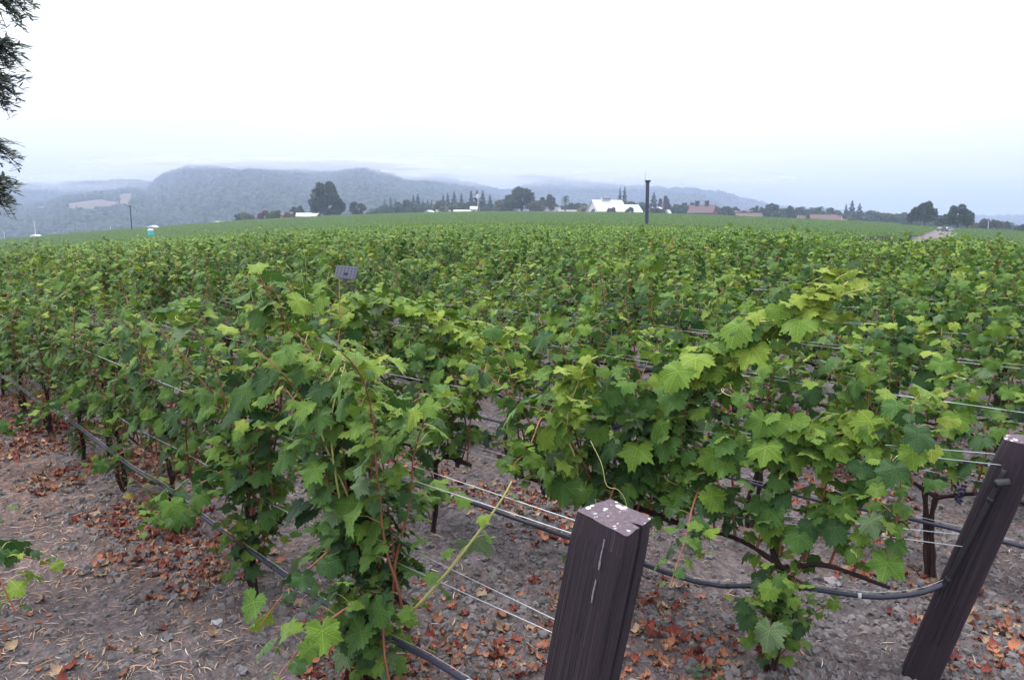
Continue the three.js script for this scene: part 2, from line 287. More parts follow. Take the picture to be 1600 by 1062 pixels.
// ---------------------------------------------------------------- ground
function clods(x, f) { // crumbly tilled soil, smoother where the alley is trodden
  const r1 = (x + 0.52 + (f - 2.64)) / Math.SQRT2; // across row 1: negative towards the alley
  const trodden = smooth(r1, -1.15, -0.75) * (1 - smooth(r1, -0.55, -0.2)), headland = smooth(-x * 0.4 + f, -0.4, 1.6);
  let h = 0.012 * fbm(x * 1.7, f * 1.7, 1, 3);
  const rough = (1 - 0.75 * trodden) * (0.45 + 0.55 * headland);
  h += rough * (0.030 * Math.abs(noise(x * 7, f * 7, 2)) + 0.016 * Math.abs(noise(x * 19, f * 19, 4)) + 0.008 * noise(x * 43, f * 43, 6));
  return h;
}
const soilTone = noiseTexture(1024, (u, v) => {
  const a = tiling(u, v, 6, 1, 3), b = tiling(u, v, 40, 3, 4), c = tiling(u, v, 130, 7, 2), k = 0.70 + a * 0.22 + b * 0.34 + c * 0.28;
  const straw = Math.max(0, tiling(u, v, 9, 11, 3) - 0.02) * 0.5;
  return [k * (0.60 + straw * 0.35), k * (0.57 + straw * 0.16), k * (0.59 - straw * 0.05)];
});
const soilBump = noiseTexture(1024, (u, v) => { const b = 0.5 + tiling(u, v, 34, 3, 5) * 0.9 + Math.abs(tiling(u, v, 90, 9, 2)) * 0.4; return [b, b, b]; }, false);
soilTone.repeat.set(0.55, 0.55); soilBump.repeat.set(0.83, 0.83);
const soilMat = new THREE.MeshStandardMaterial({ map: soilTone, bumpMap: soilBump, bumpScale: 0.02, roughness: 1, vertexColors: true, side: THREE.DoubleSide });
{
  const angles = [], rings = [];
  for (let k = 0; k <= 430; k++) angles.push(-0.92 + 1.84 * k / 430);
  for (let k = 1; k < 48; k++) angles.push(0.92 + (Math.PI * 2 - 1.84) * k / 48);
  for (let r = 0.25; r < 9000; r *= r < 1 ? 1.05 : r < 10 ? 1.0062 : r < 30 ? 1.02 : 1.05) rings.push(r);
  const nA = angles.length, pos = [], uv = [], col = [], idx = [];
  for (const r of rings) for (const a of angles) {
    const x = Math.sin(a) * r, f = Math.cos(a) * r; let y = land(x, f);
    if (r < 26) y += clods(x, f) * (1 - smooth(r, 14, 26));
    pos.push(x, y, -f); uv.push(x, f);
    // colours of the ground itself: grey soil, browner where litter lies in the alley, green cover crop far off between the fields
    const far = smooth(r, 420, 520), p = 0.5 + fbm(x * 0.6, f * 0.6, 9, 3), r1 = (x + 0.52 + (f - 2.64)) / Math.SQRT2, alley = smooth(r1, -1.7, -1.2) * (1 - smooth(r1, -0.3, 0.05)) * smooth(f, 2.4, 5.5);
    const n = clamp(0.4 * p + alley * (0.35 + 0.6 * p), 0, 1);
    const s = [lerp(0.57, 1.0, n), lerp(0.56, 0.68, n), lerp(0.59, 0.55, n)];
    col.push(lerp(s[0], 0.33, far), lerp(s[1], 0.36, far), lerp(s[2], 0.2, far));
  }
  for (let j = 0; j < rings.length - 1; j++) for (let i = 0; i < nA; i++) { const a = j * nA + i, b = j * nA + (i + 1) % nA; idx.push(a, b, a + nA, b, b + nA, a + nA); }
  { const c = pos.length / 3; pos.push(0, 0, 0); uv.push(0, 0); col.push(0.5, 0.47, 0.52); for (let i = 0; i < nA; i++) idx.push(c, (i + 1) % nA, i); }
  const g = new THREE.BufferGeometry(); g.setAttribute('position', new THREE.Float32BufferAttribute(pos, 3)); g.setAttribute('uv', new THREE.Float32BufferAttribute(uv, 2)); g.setAttribute('color', new THREE.Float32BufferAttribute(col, 3)); g.setIndex(idx); g.computeVertexNormals();
  structure('ground', g, soilMat, 'grey crumbly vineyard soil under the vines');
}
const soilHeight = (x, f) => land(x, f) + clods(x, f);

// ---------------------------------------------------------------- the near vines, each leaf a part
console.log('ground');
const vineRows = 'grapevines of the nearest rows', placedVines = [];
function plant(o, k, s, turn = 0) { const [x, f] = rowPoint(k, s); o.position.set(x, land(x, f), -f); o.rotation.y = rowTurn(k) + turn; placedVines.push([x, f]); return o; }
const toLocal = (k, s, x, y, f) => { const [ox, of] = rowPoint(k, s), a = rowTurn(k); return V(x - ox, y, -(f - of)).applyAxisAngle(V(0, 1, 0), -a); };
const worldCane = (vine, k, s, list, R, o) => { for (let n = 0; n < (o.bundle ?? 1); n++) leafCane(vine, list.map(([x, y, f], q) => toLocal(k, s, x + (n ? (R() - 0.5) * 0.14 : 0), y + (n ? (R() - 0.6) * 0.12 : 0), f + (n ? (R() - 0.5) * 0.14 : 0))), R, o); };
{
  const R = generator(99);
  // row 1, beside the dirt alley
  let v = growVine(21, { canes: 13, low: 3, reach: 0.95, spread: 0.22, head: 0.40, size: 0.078, suckers: 16, young: 0.6 });
  worldCane(v, 1, 0, [[-0.40, 0.36, 2.50], [-0.30, 0.52, 2.34], [-0.16, 0.72, 2.26], [-0.03, 0.92, 2.22], [0.0, 0.97, 2.24]], R, { size: 0.082, young: 0.9, spacing: 0.075, laterals: 0.1, tendrils: 0.1, radius: 0.0055 });
  worldCane(v, 1, 0, [[-0.55, 0.45, 2.62], [-0.60, 0.8, 2.55], [-0.62, 1.08, 2.56], [-0.58, 1.26, 2.62]], R, { bundle: 2, size: 0.086, young: 0.9, spacing: 0.06, tendrils: 0.05 });
  worldCane(v, 1, 0, [[-0.45, 0.45, 2.55], [-0.44, 0.3, 2.44], [-0.40, 0.14, 2.40], [-0.36, 0.1, 2.36]], R, { size: 0.08, young: 0.2, spacing: 0.05 });
  plant(leafyVine('grapevine', v, 'leafy grapevine nearest the square post, leaves down to the soil, long yellow shoot', 'grapevine', vineRows), 1, 0);
  v = growVine(22, { canes: 10, low: 3, reach: 0.85, spread: 0.26, head: 0.42, size: 0.076, suckers: 9, young: 0.5 });
  worldCane(v, 1, 0.98, [[-1.1, 0.5, 3.2], [-0.98, 0.9, 3.12], [-0.92, 1.25, 3.05], [-0.93, 1.46, 3.02], [-1.0, 1.52, 3.0]], R, { bundle: 2, size: 0.096, young: 0.5, spacing: 0.055, tips: 0.5 });
  worldCane(v, 1, 0.98, [[-1.3, 0.5, 3.35], [-1.22, 0.9, 3.3], [-1.12, 1.2, 3.25], [-1.08, 1.34, 3.22]], R, { size: 0.095, young: 0.8, spacing: 0.065 });
  plant(leafyVine('grapevine', v, 'tallest grapevine beside the alley, second from the square post', 'grapevine', vineRows), 1, 0.98);
  const ordinal = ['third', 'fourth', 'fifth', 'sixth', 'seventh', 'eighth', 'ninth'];
  ordinal.forEach((w, k) => {
    const q = growVine(30 + k, { canes: 12, low: 2, reach: 0.62 + R() * 0.12, spread: 0.40, head: 0.38, size: 0.066, suckers: 6 + k % 3, young: 0.4 });
    plant(leafyVine('grapevine', q, `low bushy grapevine beside the dirt alley, ${w} from the square post`, 'grapevine', vineRows), 1, 1.96 + k * 0.95);
  });
  // row 2
  v = growVine(51, { canes: 9, low: 1, reach: 0.54, spread: 0.40, head: 0.46, size: 0.07, suckers: 12, young: 0.5 });
  worldCane(v, 2, 0, [[1.0, 0.5, 2.8], [1.05, 0.86, 2.78], [1.18, 0.97, 2.75], [1.34, 1.03, 2.70], [1.44, 1.10, 2.68], [1.50, 1.14, 2.68]], R, { bundle: 3, size: 0.078, young: 1.1, spacing: 0.04, tendrils: 0.1 });
  worldCane(v, 2, 0, [[0.66, 0.74, 3.02], [0.88, 0.90, 2.88], [1.1, 0.95, 2.78], [1.3, 0.97, 2.72], [1.45, 1.0, 2.70]], R, { bundle: 3, size: 0.074, young: 0.9, spacing: 0.036 });
  worldCane(v, 2, 0, [[1.1, 0.5, 2.74], [1.2, 0.72, 2.68], [1.34, 0.84, 2.64]], R, { size: 0.07, young: 0.7 });
  worldCane(v, 2, 0, [[1.0, 0.42, 2.76], [0.96, 0.3, 2.66], [0.97, 0.15, 2.62]], R, { size: 0.07, young: 0.1 });
  plant(leafyVine('grapevine', v, 'slender grapevine leafing to the ground left of the leaning right-hand post', 'grapevine', vineRows), 2, 0);
  v = growVine(52, { canes: 15, low: 4, reach: 0.66, spread: 0.46, head: 0.46, size: 0.078, suckers: 1, young: 0.45, grapes: 2 });
  worldCane(v, 2, 0.88, [[0.56, 0.6, 3.2], [0.65, 0.96, 3.1], [0.752, 1.10, 3.05], [0.863, 1.21, 3.0], [0.969, 1.32, 2.95], [1.065, 1.41, 2.92], [1.15, 1.49, 2.9], [1.219, 1.54, 2.9]], R, { bundle: 3, size: 0.086, young: 1.3, spacing: 0.032, tendrils: 0.08, radius: 0.006, laterals: 0.8 });
  worldCane(v, 2, 0.88, [[0.30, 0.5, 3.35], [0.268, 0.757, 3.1], [0.206, 0.949, 3.0], [0.251, 1.10, 2.95], [0.287, 1.20, 2.95], [0.342, 1.22, 3.0]], R, { bundle: 2, size: 0.09, young: 1.2, spacing: 0.042, tendrils: 0.06 });
  worldCane(v, 2, 0.88, [[0.38, 0.55, 3.3], [0.206, 0.92, 3.0], [0.124, 1.0, 2.9], [0.071, 0.94, 2.75]], R, { size: 0.115, young: 0.6, spacing: 0.085, laterals: 0 });
  v.tendrils.push([[0.30, 0.92, 2.84], [0.34, 0.84, 2.80], [0.36, 0.76, 2.78], [0.40, 0.75, 2.77], [0.43, 0.70, 2.76], [0.42, 0.64, 2.76], [0.39, 0.60, 2.76]].map(([x, y, f]) => toLocal(2, 0.88, x, y, f)));
  plant(leafyVine('grapevine', v, 'broad grapevine behind the square post with a long pale shoot arching up right', 'grapevine', vineRows), 2, 0.88);
  v = growVine(53, { canes: 11, low: 2, reach: 0.66, spread: 0.32, head: 0.44, size: 0.076, suckers: 3, young: 0.5, grapes: 1 });
  worldCane(v, 2, 2.0, [[-0.7, 0.5, 4.3], [-0.95, 0.95, 4.55], [-0.93, 1.2, 4.55], [-0.80, 1.29, 4.47], [-0.62, 1.27, 4.38], [-0.42, 1.21, 4.2], [-0.20, 1.13, 4.0], [-0.03, 1.02, 3.85]], R, { bundle: 3, size: 0.072, young: 1.35, spacing: 0.036, tendrils: 0.05, laterals: 0.8 });
  worldCane(v, 2, 2.0, [[-0.4, 0.5, 4.05], [-0.3, 0.82, 3.9], [-0.12, 0.98, 3.75], [0.08, 1.0, 3.62]], R, { size: 0.076, young: 1.1, spacing: 0.036 });
  plant(leafyVine('grapevine', v, 'grapevine with a dark double trunk and pale arching shoot, mid picture', 'grapevine', vineRows), 2, 2.0);
  ordinal.slice(1, 6).forEach((w, k) => { const q = growVine(60 + k, { canes: 10, low: 1, reach: 0.62 + R() * 0.1, spread: 0.36, head: 0.44, size: 0.07, suckers: 1, young: 0.45, grapes: k % 2 }); plant(leafyVine('grapevine', q, `grapevine in the second row, ${w} from the leaning right-hand post`, 'grapevine', vineRows), 2, 2.95 + k * 0.95); });
  // row 3 nearest vines
  [-1.15, -0.25, 0.7, 1.65, 2.6, 3.55].forEach((s, k) => { const q = growVine(70 + k, { canes: 10, low: 1, reach: 0.70, spread: 0.42, head: 0.44, size: 0.074, suckers: 0, young: 0.5, grapes: 1 + k % 2 }); plant(leafyVine('grapevine', q, `grapevine in the third row from the alley, ${['first', 'second', 'third', 'fourth', 'fifth', 'sixth'][k]} from the right`, 'grapevine', vineRows), 3, s); });
  // row 0, across the alley
  v = growVine(81, { canes: 5, low: 2, reach: 0.6, spread: 0.36, head: 0.4, size: 0.08, suckers: 2 });
  worldCane(v, 0, 0.95, [[-1.98, 0.5, 2.3], [-1.78, 0.66, 2.3], [-1.66, 0.66, 2.3], [-1.58, 0.52, 2.28]], R, { size: 0.07, young: 0.3, spacing: 0.05 });
  worldCane(v, 0, 0.95, [[-1.98, 0.45, 2.3], [-1.78, 0.46, 2.24], [-1.66, 0.32, 2.2]], R, { size: 0.066, young: 0.1, spacing: 0.05 });
  plant(leafyVine('grapevine', v, 'grapevine cut off by the left edge, across the dirt alley', 'grapevine', vineRows), 0, 0.95);
}
console.log('near vines');

// ---------------------------------------------------------------- vines of the wide field
function coneOf(x, f, margin = 1.4) { return f > 0.3 && Math.abs(x) < f * 0.70 + margin; }
function fieldEnd(x, f) { const b = x / f; return b < -0.36 ? lerp(430, 520, smooth(-b, 0.36, 0.7)) : b > 0.5 ? 330 : 440; }
function inField(x, f) {
  if (f > fieldEnd(x, f)) return false;
  if (laneDistance(x, f, ...LANE) < 3.7 || laneDistance(x, f, ...GAP_A) < 5 || laneDistance(x, f, ...GAP_B) < 1.4) return false;
  return true;
}
function fieldVine(seed, o, leafSet, caneSides, every, red) {
  const v = growVine(seed, o), R = generator(seed + 1), G = new Gather();
  v.leaves.forEach((l, k) => { if (k % every) return; const m = l.m.clone(); if (every > 1) m.scale(V(1, 1, 1).multiplyScalar(every > 2 ? 1.5 : 1.25)); G.add(leafSet[Math.floor(R() * leafSet.length)], m, R() < red ? (R() < 0.6 ? RED_TONE : YELLOW_TONE) : R() > 0.965 ? LEAF_TONES[7] : toneColor(l.tone)); });
  return { v, foliage: G.build() };
}
const midKinds = Array.from({ length: 7 }, (_, k) => fieldVine(200 + k, { canes: 10, low: 2, reach: 0.62 + (k % 4) * 0.07, spread: 0.46, head: 0.42, size: 0.073, suckers: 1, young: 0.45 + (k % 3) * 0.2 }, leafMid, 4, 1, 0.008));
const places = [];
for (let k = 3; k < 420; k++) {
  const R = generator(7000 + k), [x0] = rowPoint(k, 0); let s = -12 - (k - 2) * 1.6;
  for (; s < 640; s += 0.93) {
    const j = s + (R() - 0.5) * 0.12, [x, f] = rowPoint(k, j), roll = R(), size = 0.9 + R() * 0.24;
    if (k === 3 && j > -1.6 && j < 4.0) continue;
    if (f < 0.3 || Math.abs(x) > f * 0.8 + 3 || !inField(x, f) || (k === 3 && j <= -1.6)) continue;
    places.push({ x, f, k, roll, size, d: Math.hypot(x, f) });
  }
}
for (const k of [1, 2]) for (let s = k === 1 ? 8.7 : 7.7; s < 16; s += 0.95) { const [x, f] = rowPoint(k, s); if (coneOf(x, f)) places.push({ x, f, k, roll: (s * 7.31) % 1, size: 1, d: Math.hypot(x, f) }); }
for (let s = 1.9; s < 14; s += 0.95) { const [x, f] = rowPoint(0, s); places.push({ x, f, k: 0, roll: (s * 5.77) % 1, size: 1, d: Math.hypot(x, f) }); }
places.sort((a, b) => a.d - b.d);
const seen = places.filter((p) => coneOf(p.x, p.f, 0.5));
console.log('vines', places.length, 'in view', seen.length);
const COUNTED = 275, LEAFY_FIELD = 40;
{
  const prototypes = [], label = 'grapevine in the unbroken green rows beyond the nearest vines, leaves mingling with neighbours';
  midKinds.forEach(({ v, foliage }) => {
    const g = new THREE.Group();
    part('trunk', merged(v.trunks.map((p, k) => tube(p, trunkRadius(k), 5))), trunkMat, g);
    part('canes', merged(canesGeometry(v, 4)), caneMat, g, 'stuff');
    part('foliage', foliage, foliageMat, g, 'stuff');
    prototypes.push(g);
  });
  const leafyPrototypes = midKinds.map(({ v }) => { const g = leafyVine('pattern', v, label, 'grapevine'); scene.remove(g); taken.delete('pattern'); return g; });
  seen.slice(0, COUNTED).forEach((p, n) => { p.counted = true;
    const o = n < LEAFY_FIELD ? leafyPrototypes[Math.floor(p.roll * prototypes.length)].clone() : prototypes[Math.floor(p.roll * prototypes.length)].clone(); o.name = numbered('field_grapevine');
    o.position.set(p.x, land(p.x, p.f), -p.f); o.rotation.y = rowTurn(p.k) + (n % 2 ? Math.PI : 0); o.scale.set(p.size, p.size * (0.92 + ((n * 37) % 17) / 90), p.size);
    scene.add(o); tag(o, label, 'grapevine', 'vines of the wide field');
  });
}
{ // the rest of the field as one mass: thousands of vines to the far edge
  const field = new THREE.Group(); field.name = 'vineyard_rows'; scene.add(field); tag(field, 'wide green carpet of vine rows running to the far trees', 'vineyard', null, 'stuff');
  const midRange = Array.from({ length: 5 }, (_, k) => fieldVine(300 + k, { canes: 9, low: 2, reach: 0.60 + (k % 3) * 0.06, spread: 0.46, head: 0.42, size: 0.072, young: 0.35 + (k % 3) * 0.12 }, leafFar, 3, 1, 0.006).foliage);
  const farRange = Array.from({ length: 4 }, (_, k) => fieldVine(400 + k, { canes: 9, low: 2, reach: 0.62 + (k % 3) * 0.05, spread: 0.46, head: 0.42, size: 0.08, young: 0.3 }, leafFar, 3, 3, 0.004).foliage);
  const q = new THREE.Quaternion(), up = V(0, 1, 0), m = new THREE.Matrix4(), c = new THREE.Color();
  const lay = (kinds, list, name) => kinds.forEach((geo, n) => {
    const mine = list.filter((p) => Math.floor(p.roll * kinds.length) === n); if (!mine.length) return;
    const o = new THREE.InstancedMesh(geo, farFoliageMat, mine.length); o.name = name; o.userData.kind = 'stuff'; shade(o);
    mine.forEach((p, i) => {
      q.setFromAxisAngle(up, rowTurn(p.k) + (i % 2 ? Math.PI : 0));
      m.compose(V(p.x, land(p.x, p.f), -p.f), q, V(p.size, p.size * (0.93 + ((i * 37) % 17) / 80), p.size)); o.setMatrixAt(i, m);
      const b = 0.88 + ((i * 53) % 29) / 110; c.setRGB(b * (0.96 + ((i * 17) % 11) / 110), b, b * (0.96 + ((i * 29) % 13) / 150)); o.setColorAt(i, c);
    });
    field.add(o);
  });
  lay(midRange, places.filter((p) => !p.counted && p.d < 75), 'vine_foliage'); lay(farRange, places.filter((p) => p.d >= 75), 'distant_vine_foliage');
}
console.log('field');

// ---------------------------------------------------------------- end posts, wires, drip hoses
function woodMaps(seed) {
  const c = document.createElement('canvas'); c.width = 256; c.height = 512; const x = c.getContext('2d'), R = generator(seed);
  x.fillStyle = 'rgb(38,27,37)'; x.fillRect(0, 0, 256, 512);
  for (let k = 0; k < 900; k++) { const g = R(), w = 0.6 + R() * 2.4, x0 = R() * 256, len = 60 + R() * 420, y0 = R() * 560 - 60; x.strokeStyle = g < 0.5 ? `rgba(${30 + R() * 22},${20 + R() * 16},${28 + R() * 18},0.5)` : g < 0.9 ? `rgba(${50 + R() * 24},${35 + R() * 18},${46 + R() * 22},0.35)` : `rgba(${112 + R() * 36},${98 + R() * 30},${104 + R() * 32},0.25)`; x.lineWidth = w; x.beginPath(); x.moveTo(x0, y0); x.bezierCurveTo(x0 + (R() - 0.5) * 14, y0 + len * 0.3, x0 + (R() - 0.5) * 14, y0 + len * 0.6, x0 + (R() - 0.5) * 10, y0 + len); x.stroke(); }
  for (let k = 0; k < 60; k++) { x.strokeStyle = `rgba(10,6,10,0.9)`; x.lineWidth = 0.6 + R() * 1.6; const x0 = R() * 256, y0 = R() * 480; x.beginPath(); x.moveTo(x0, y0); x.lineTo(x0 + (R() - 0.5) * 7, y0 + 30 + R() * 130); x.stroke(); }
  const t = new THREE.CanvasTexture(c); t.wrapS = t.wrapT = THREE.RepeatWrapping; t.colorSpace = THREE.SRGBColorSpace; const b = new THREE.CanvasTexture(c); b.wrapS = b.wrapT = THREE.RepeatWrapping; return [t, b];
}
const [woodMap, woodBump] = woodMaps(4);
const postMat = new THREE.MeshStandardMaterial({ color: new THREE.Color().setRGB(0.52, 0.46, 0.58), map: woodMap, bumpMap: woodBump, bumpScale: 0.014, roughness: 0.8, side: THREE.DoubleSide });
function endGrain(seed) { // weathered sawn top with pale lichen and bird-lime spots
  const c = document.createElement('canvas'); c.width = c.height = 256; const x = c.getContext('2d'), R = generator(seed);
  x.fillStyle = 'rgb(80,66,76)'; x.fillRect(0, 0, 256, 256);
  for (let k = 0; k < 1500; k++) { const g = 60 + R() * 70; x.fillStyle = `rgba(${g},${g * 0.9},${g * 0.97},0.3)`; x.beginPath(); x.arc(R() * 256, R() * 256, 1 + R() * 4, 0, 7); x.fill(); }
  for (let k = 0; k < 34; k++) { const a = R() * 6.3, q = Math.sqrt(R()) * 105, r = 1.5 + Math.pow(R(), 3) * 9; x.fillStyle = `rgba(${205 + R() * 45},${208 + R() * 45},${212 + R() * 40},${0.55 + R() * 0.45})`; x.beginPath(); x.ellipse(128 + Math.cos(a) * q, 128 + Math.sin(a) * q, r * (0.8 + R()), r, R() * 3, 0, 7); x.fill(); }
  const t = new THREE.CanvasTexture(c); t.colorSpace = THREE.SRGBColorSpace; return t;
}
// lofted post: cross-section corners at the top, leaning from a base
function loft(section, base, top, y0, y1, rings, jitter, tilt = [0, 0]) {
  const n = section.length, pos = [], uv = [], idx = []; let per = [0]; for (let k = 1; k <= n; k++) per.push(per[k - 1] + Math.hypot(section[k % n][0] - section[k - 1][0], section[k % n][1] - section[k - 1][1]));
  for (let j = 0; j <= rings; j++) { const t = j / rings, y = lerp(y0, y1, t), k = y / top[1], cx = lerp(base[0], top[0], k), cf = lerp(base[1], top[2], k), edge = j === rings ? 0.93 : j === rings - 1 ? 0.985 : 1;
    for (let q = 0; q <= n; q++) { const [sx, sf] = section[q % n], w = 1 + jitter * noise(q * 0.9, y * 4, 3) + jitter * noise(q * 2.1, y * 14, 8) * 0.5; const ti = j >= rings - 1 ? 1 : 0; pos.push(cx + sx * edge * w, y + ti * (sx * tilt[0] + sf * tilt[1]), -(cf + sf * edge * w)); uv.push(per[q] / 0.42, y / 0.9); } }
  for (let j = 0; j < rings; j++) for (let q = 0; q < n; q++) { const a = j * (n + 1) + q; idx.push(a, a + n + 1, a + 1, a + 1, a + n + 1, a + n + 2); }
  const g = new THREE.BufferGeometry(); g.setAttribute('position', new THREE.Float32BufferAttribute(pos, 3)); g.setAttribute('uv', new THREE.Float32BufferAttribute(uv, 2)); g.setIndex(idx); g.computeVertexNormals(); return g;
}
function capOf(section, cx, y, cf, dome, tilt = [0, 0]) {
  const pos = [cx, y + dome, -cf], uv = [0.5, 0.5], idx = []; const r = Math.max(...section.map(([a, b]) => Math.hypot(a, b)));
  for (const ring of [0.5, 0.935]) for (const [a, b] of section) { pos.push(cx + a * ring, y + dome * (1 - ring * ring) * 1.0 + 0.0008 + noise(a * 60, b * 60, ring * 9) * 0.003 + (a * tilt[0] + b * tilt[1]) * ring, -(cf + b * ring)); uv.push(0.5 + a / r * 0.48 * ring, 0.5 + b / r * 0.48 * ring); }
  const n = section.length; for (let k = 0; k < n; k++) { const q = (k + 1) % n; idx.push(0, 1 + k, 1 + q, 1 + k, 1 + n + k, 1 + q, 1 + q, 1 + n + k, 1 + n + q); }
  const g = new THREE.BufferGeometry(); g.setAttribute('position', new THREE.Float32BufferAttribute(pos, 3)); g.setAttribute('uv', new THREE.Float32BufferAttribute(uv, 2)); g.setIndex(idx); g.computeVertexNormals(); return g;
}
function cornered(corners, per, bevel) { // rounds the corners a little and adds points along the sides
  const out = [], n = corners.length;
  for (let k = 0; k < n; k++) { const a = corners[k], b = corners[(k + 1) % n], L = Math.hypot(b[0] - a[0], b[1] - a[1]), e = bevel / L; for (let q = 0; q <= per; q++) { const t = lerp(e, 1 - e, q / per); out.push([lerp(a[0], b[0], t), lerp(a[1], b[1], t)]); } }
  return out;
}
const P1 = { base: [0.143, 2.10], top: [0.285, 0.955, 2.0] }, P2 = { base: [1.575, 2.74], top: [1.835, 0.975, 2.66] };
{
  const t = thing('end_post', 'square dark weathered end post with white-spotted top in the foreground', 'post', 'wooden end posts');
  const s = cornered([[-0.115, 0.04], [-0.005, 0.115], [0.1, -0.03], [0.01, -0.14]].reverse(), 6, 0.008);
  // a deep check runs down the right-hand face
  let face = -1, best = 1e9; s.forEach(([a, b], k) => { const d = Math.hypot(a - 0.058, b + 0.082); if (d < best) { best = d; face = k; } });
  s.splice(face, 1, [s[face][0] + 0.0, s[face][1] - 0.0], [0.058 - 0.022, -0.082 + 0.026], [s[face][0] + 0.011, s[face][1] + 0.014]);
  part('shaft', loft(s, P1.base, P1.top, -0.25, 0.955, 22, 0.014, [0.03, 0.06]), postMat, t);
  part('sawn_top', capOf(s, P1.top[0], 0.9555, P1.top[2], 0.003, [0.03, 0.06]), new THREE.MeshStandardMaterial({ map: endGrain(8), bumpMap: woodBump, bumpScale: 0.003, roughness: 0.85, side: THREE.DoubleSide }), t);
  // dried white streak down the left face
  const along = (u, y) => { const k = y / 0.955, cx = lerp(P1.base[0], P1.top[0], k), cf = lerp(P1.base[1], P1.top[2], k); return V(cx + lerp(-0.115, 0.01, u) - 0.0035, y, -(cf + lerp(0.04, -0.14, u) - 0.0025)); };
  const R = generator(17); for (const [u, ya, yb] of [[0.66, 0.92, 0.83], [0.65, 0.80, 0.73]]) { const pos = [], idx = []; for (let k = 0; k <= 12; k++) { const y = lerp(ya, yb, k / 12), w = (0.006 + R() * 0.010) * (k > 8 ? 1.3 : 1); for (const q of [-1, 1]) { const p = along(u + Math.sin(k * 0.7) * 0.003 + q * w, y); pos.push(p.x, p.y, p.z); } if (k) idx.push(2 * k - 2, 2 * k - 1, 2 * k, 2 * k - 1, 2 * k + 1, 2 * k); } const g = new THREE.BufferGeometry(); g.setAttribute('position', new THREE.Float32BufferAttribute(pos, 3)); g.setIndex(idx); g.computeVertexNormals(); part('white_streak', g, std(0.17, 0.16, 0.19, 0.95), t); }
  const u = thing('end_post', 'round dark end post leaning right at the right edge, black riser strapped to it', 'post', 'wooden end posts');
  const ring = Array.from({ length: 20 }, (_, k) => { const a = -k / 20 * Math.PI * 2, r = 0.07 * (1 + 0.05 * Math.cos(a * 4)); return [Math.cos(a) * r, Math.sin(a) * r]; });
  part('shaft', loft(ring, P2.base, P2.top, -0.25, 0.975, 22, 0.03), postMat, u);
  part('domed_top', capOf(ring, P2.top[0], 0.974, P2.top[2], 0.014), new THREE.MeshStandardMaterial({ map: endGrain(23), roughness: 0.85, side: THREE.DoubleSide }), u);
  const riser = [V(1.598, 0.395, -2.68), V(1.622, 0.47, -2.665), V(1.672, 0.64, -2.64), V(1.728, 0.83, -2.615), V(1.742, 0.88, -2.61)];
  const pipe = thing('riser_pipe', 'black plastic riser pipe strapped along the leaning right-hand post', 'pipe');
  part('pipe', tube(riser, 0.009, 10), clipMat, pipe); part('valve', tube([V(1.70, 0.838, -2.59), V(1.745, 0.844, -2.588)], 0.014, 10, false), clipMat, pipe);
  for (const [a, b] of [[0.05, 0.3], [0.72, 0.78]]) { const p = new THREE.CatmullRomCurve3(riser); part('strap', tube([p.getPointAt(a + 0.03), p.getPointAt(a + 0.06)], 0.012, 10, false), clipMat, pipe); }
}
const wireNames = (k) => ['first row, beside the alley', 'second row', 'third row', 'fourth row', 'fifth row', 'sixth row', 'seventh row', 'eighth row'][k - 1];
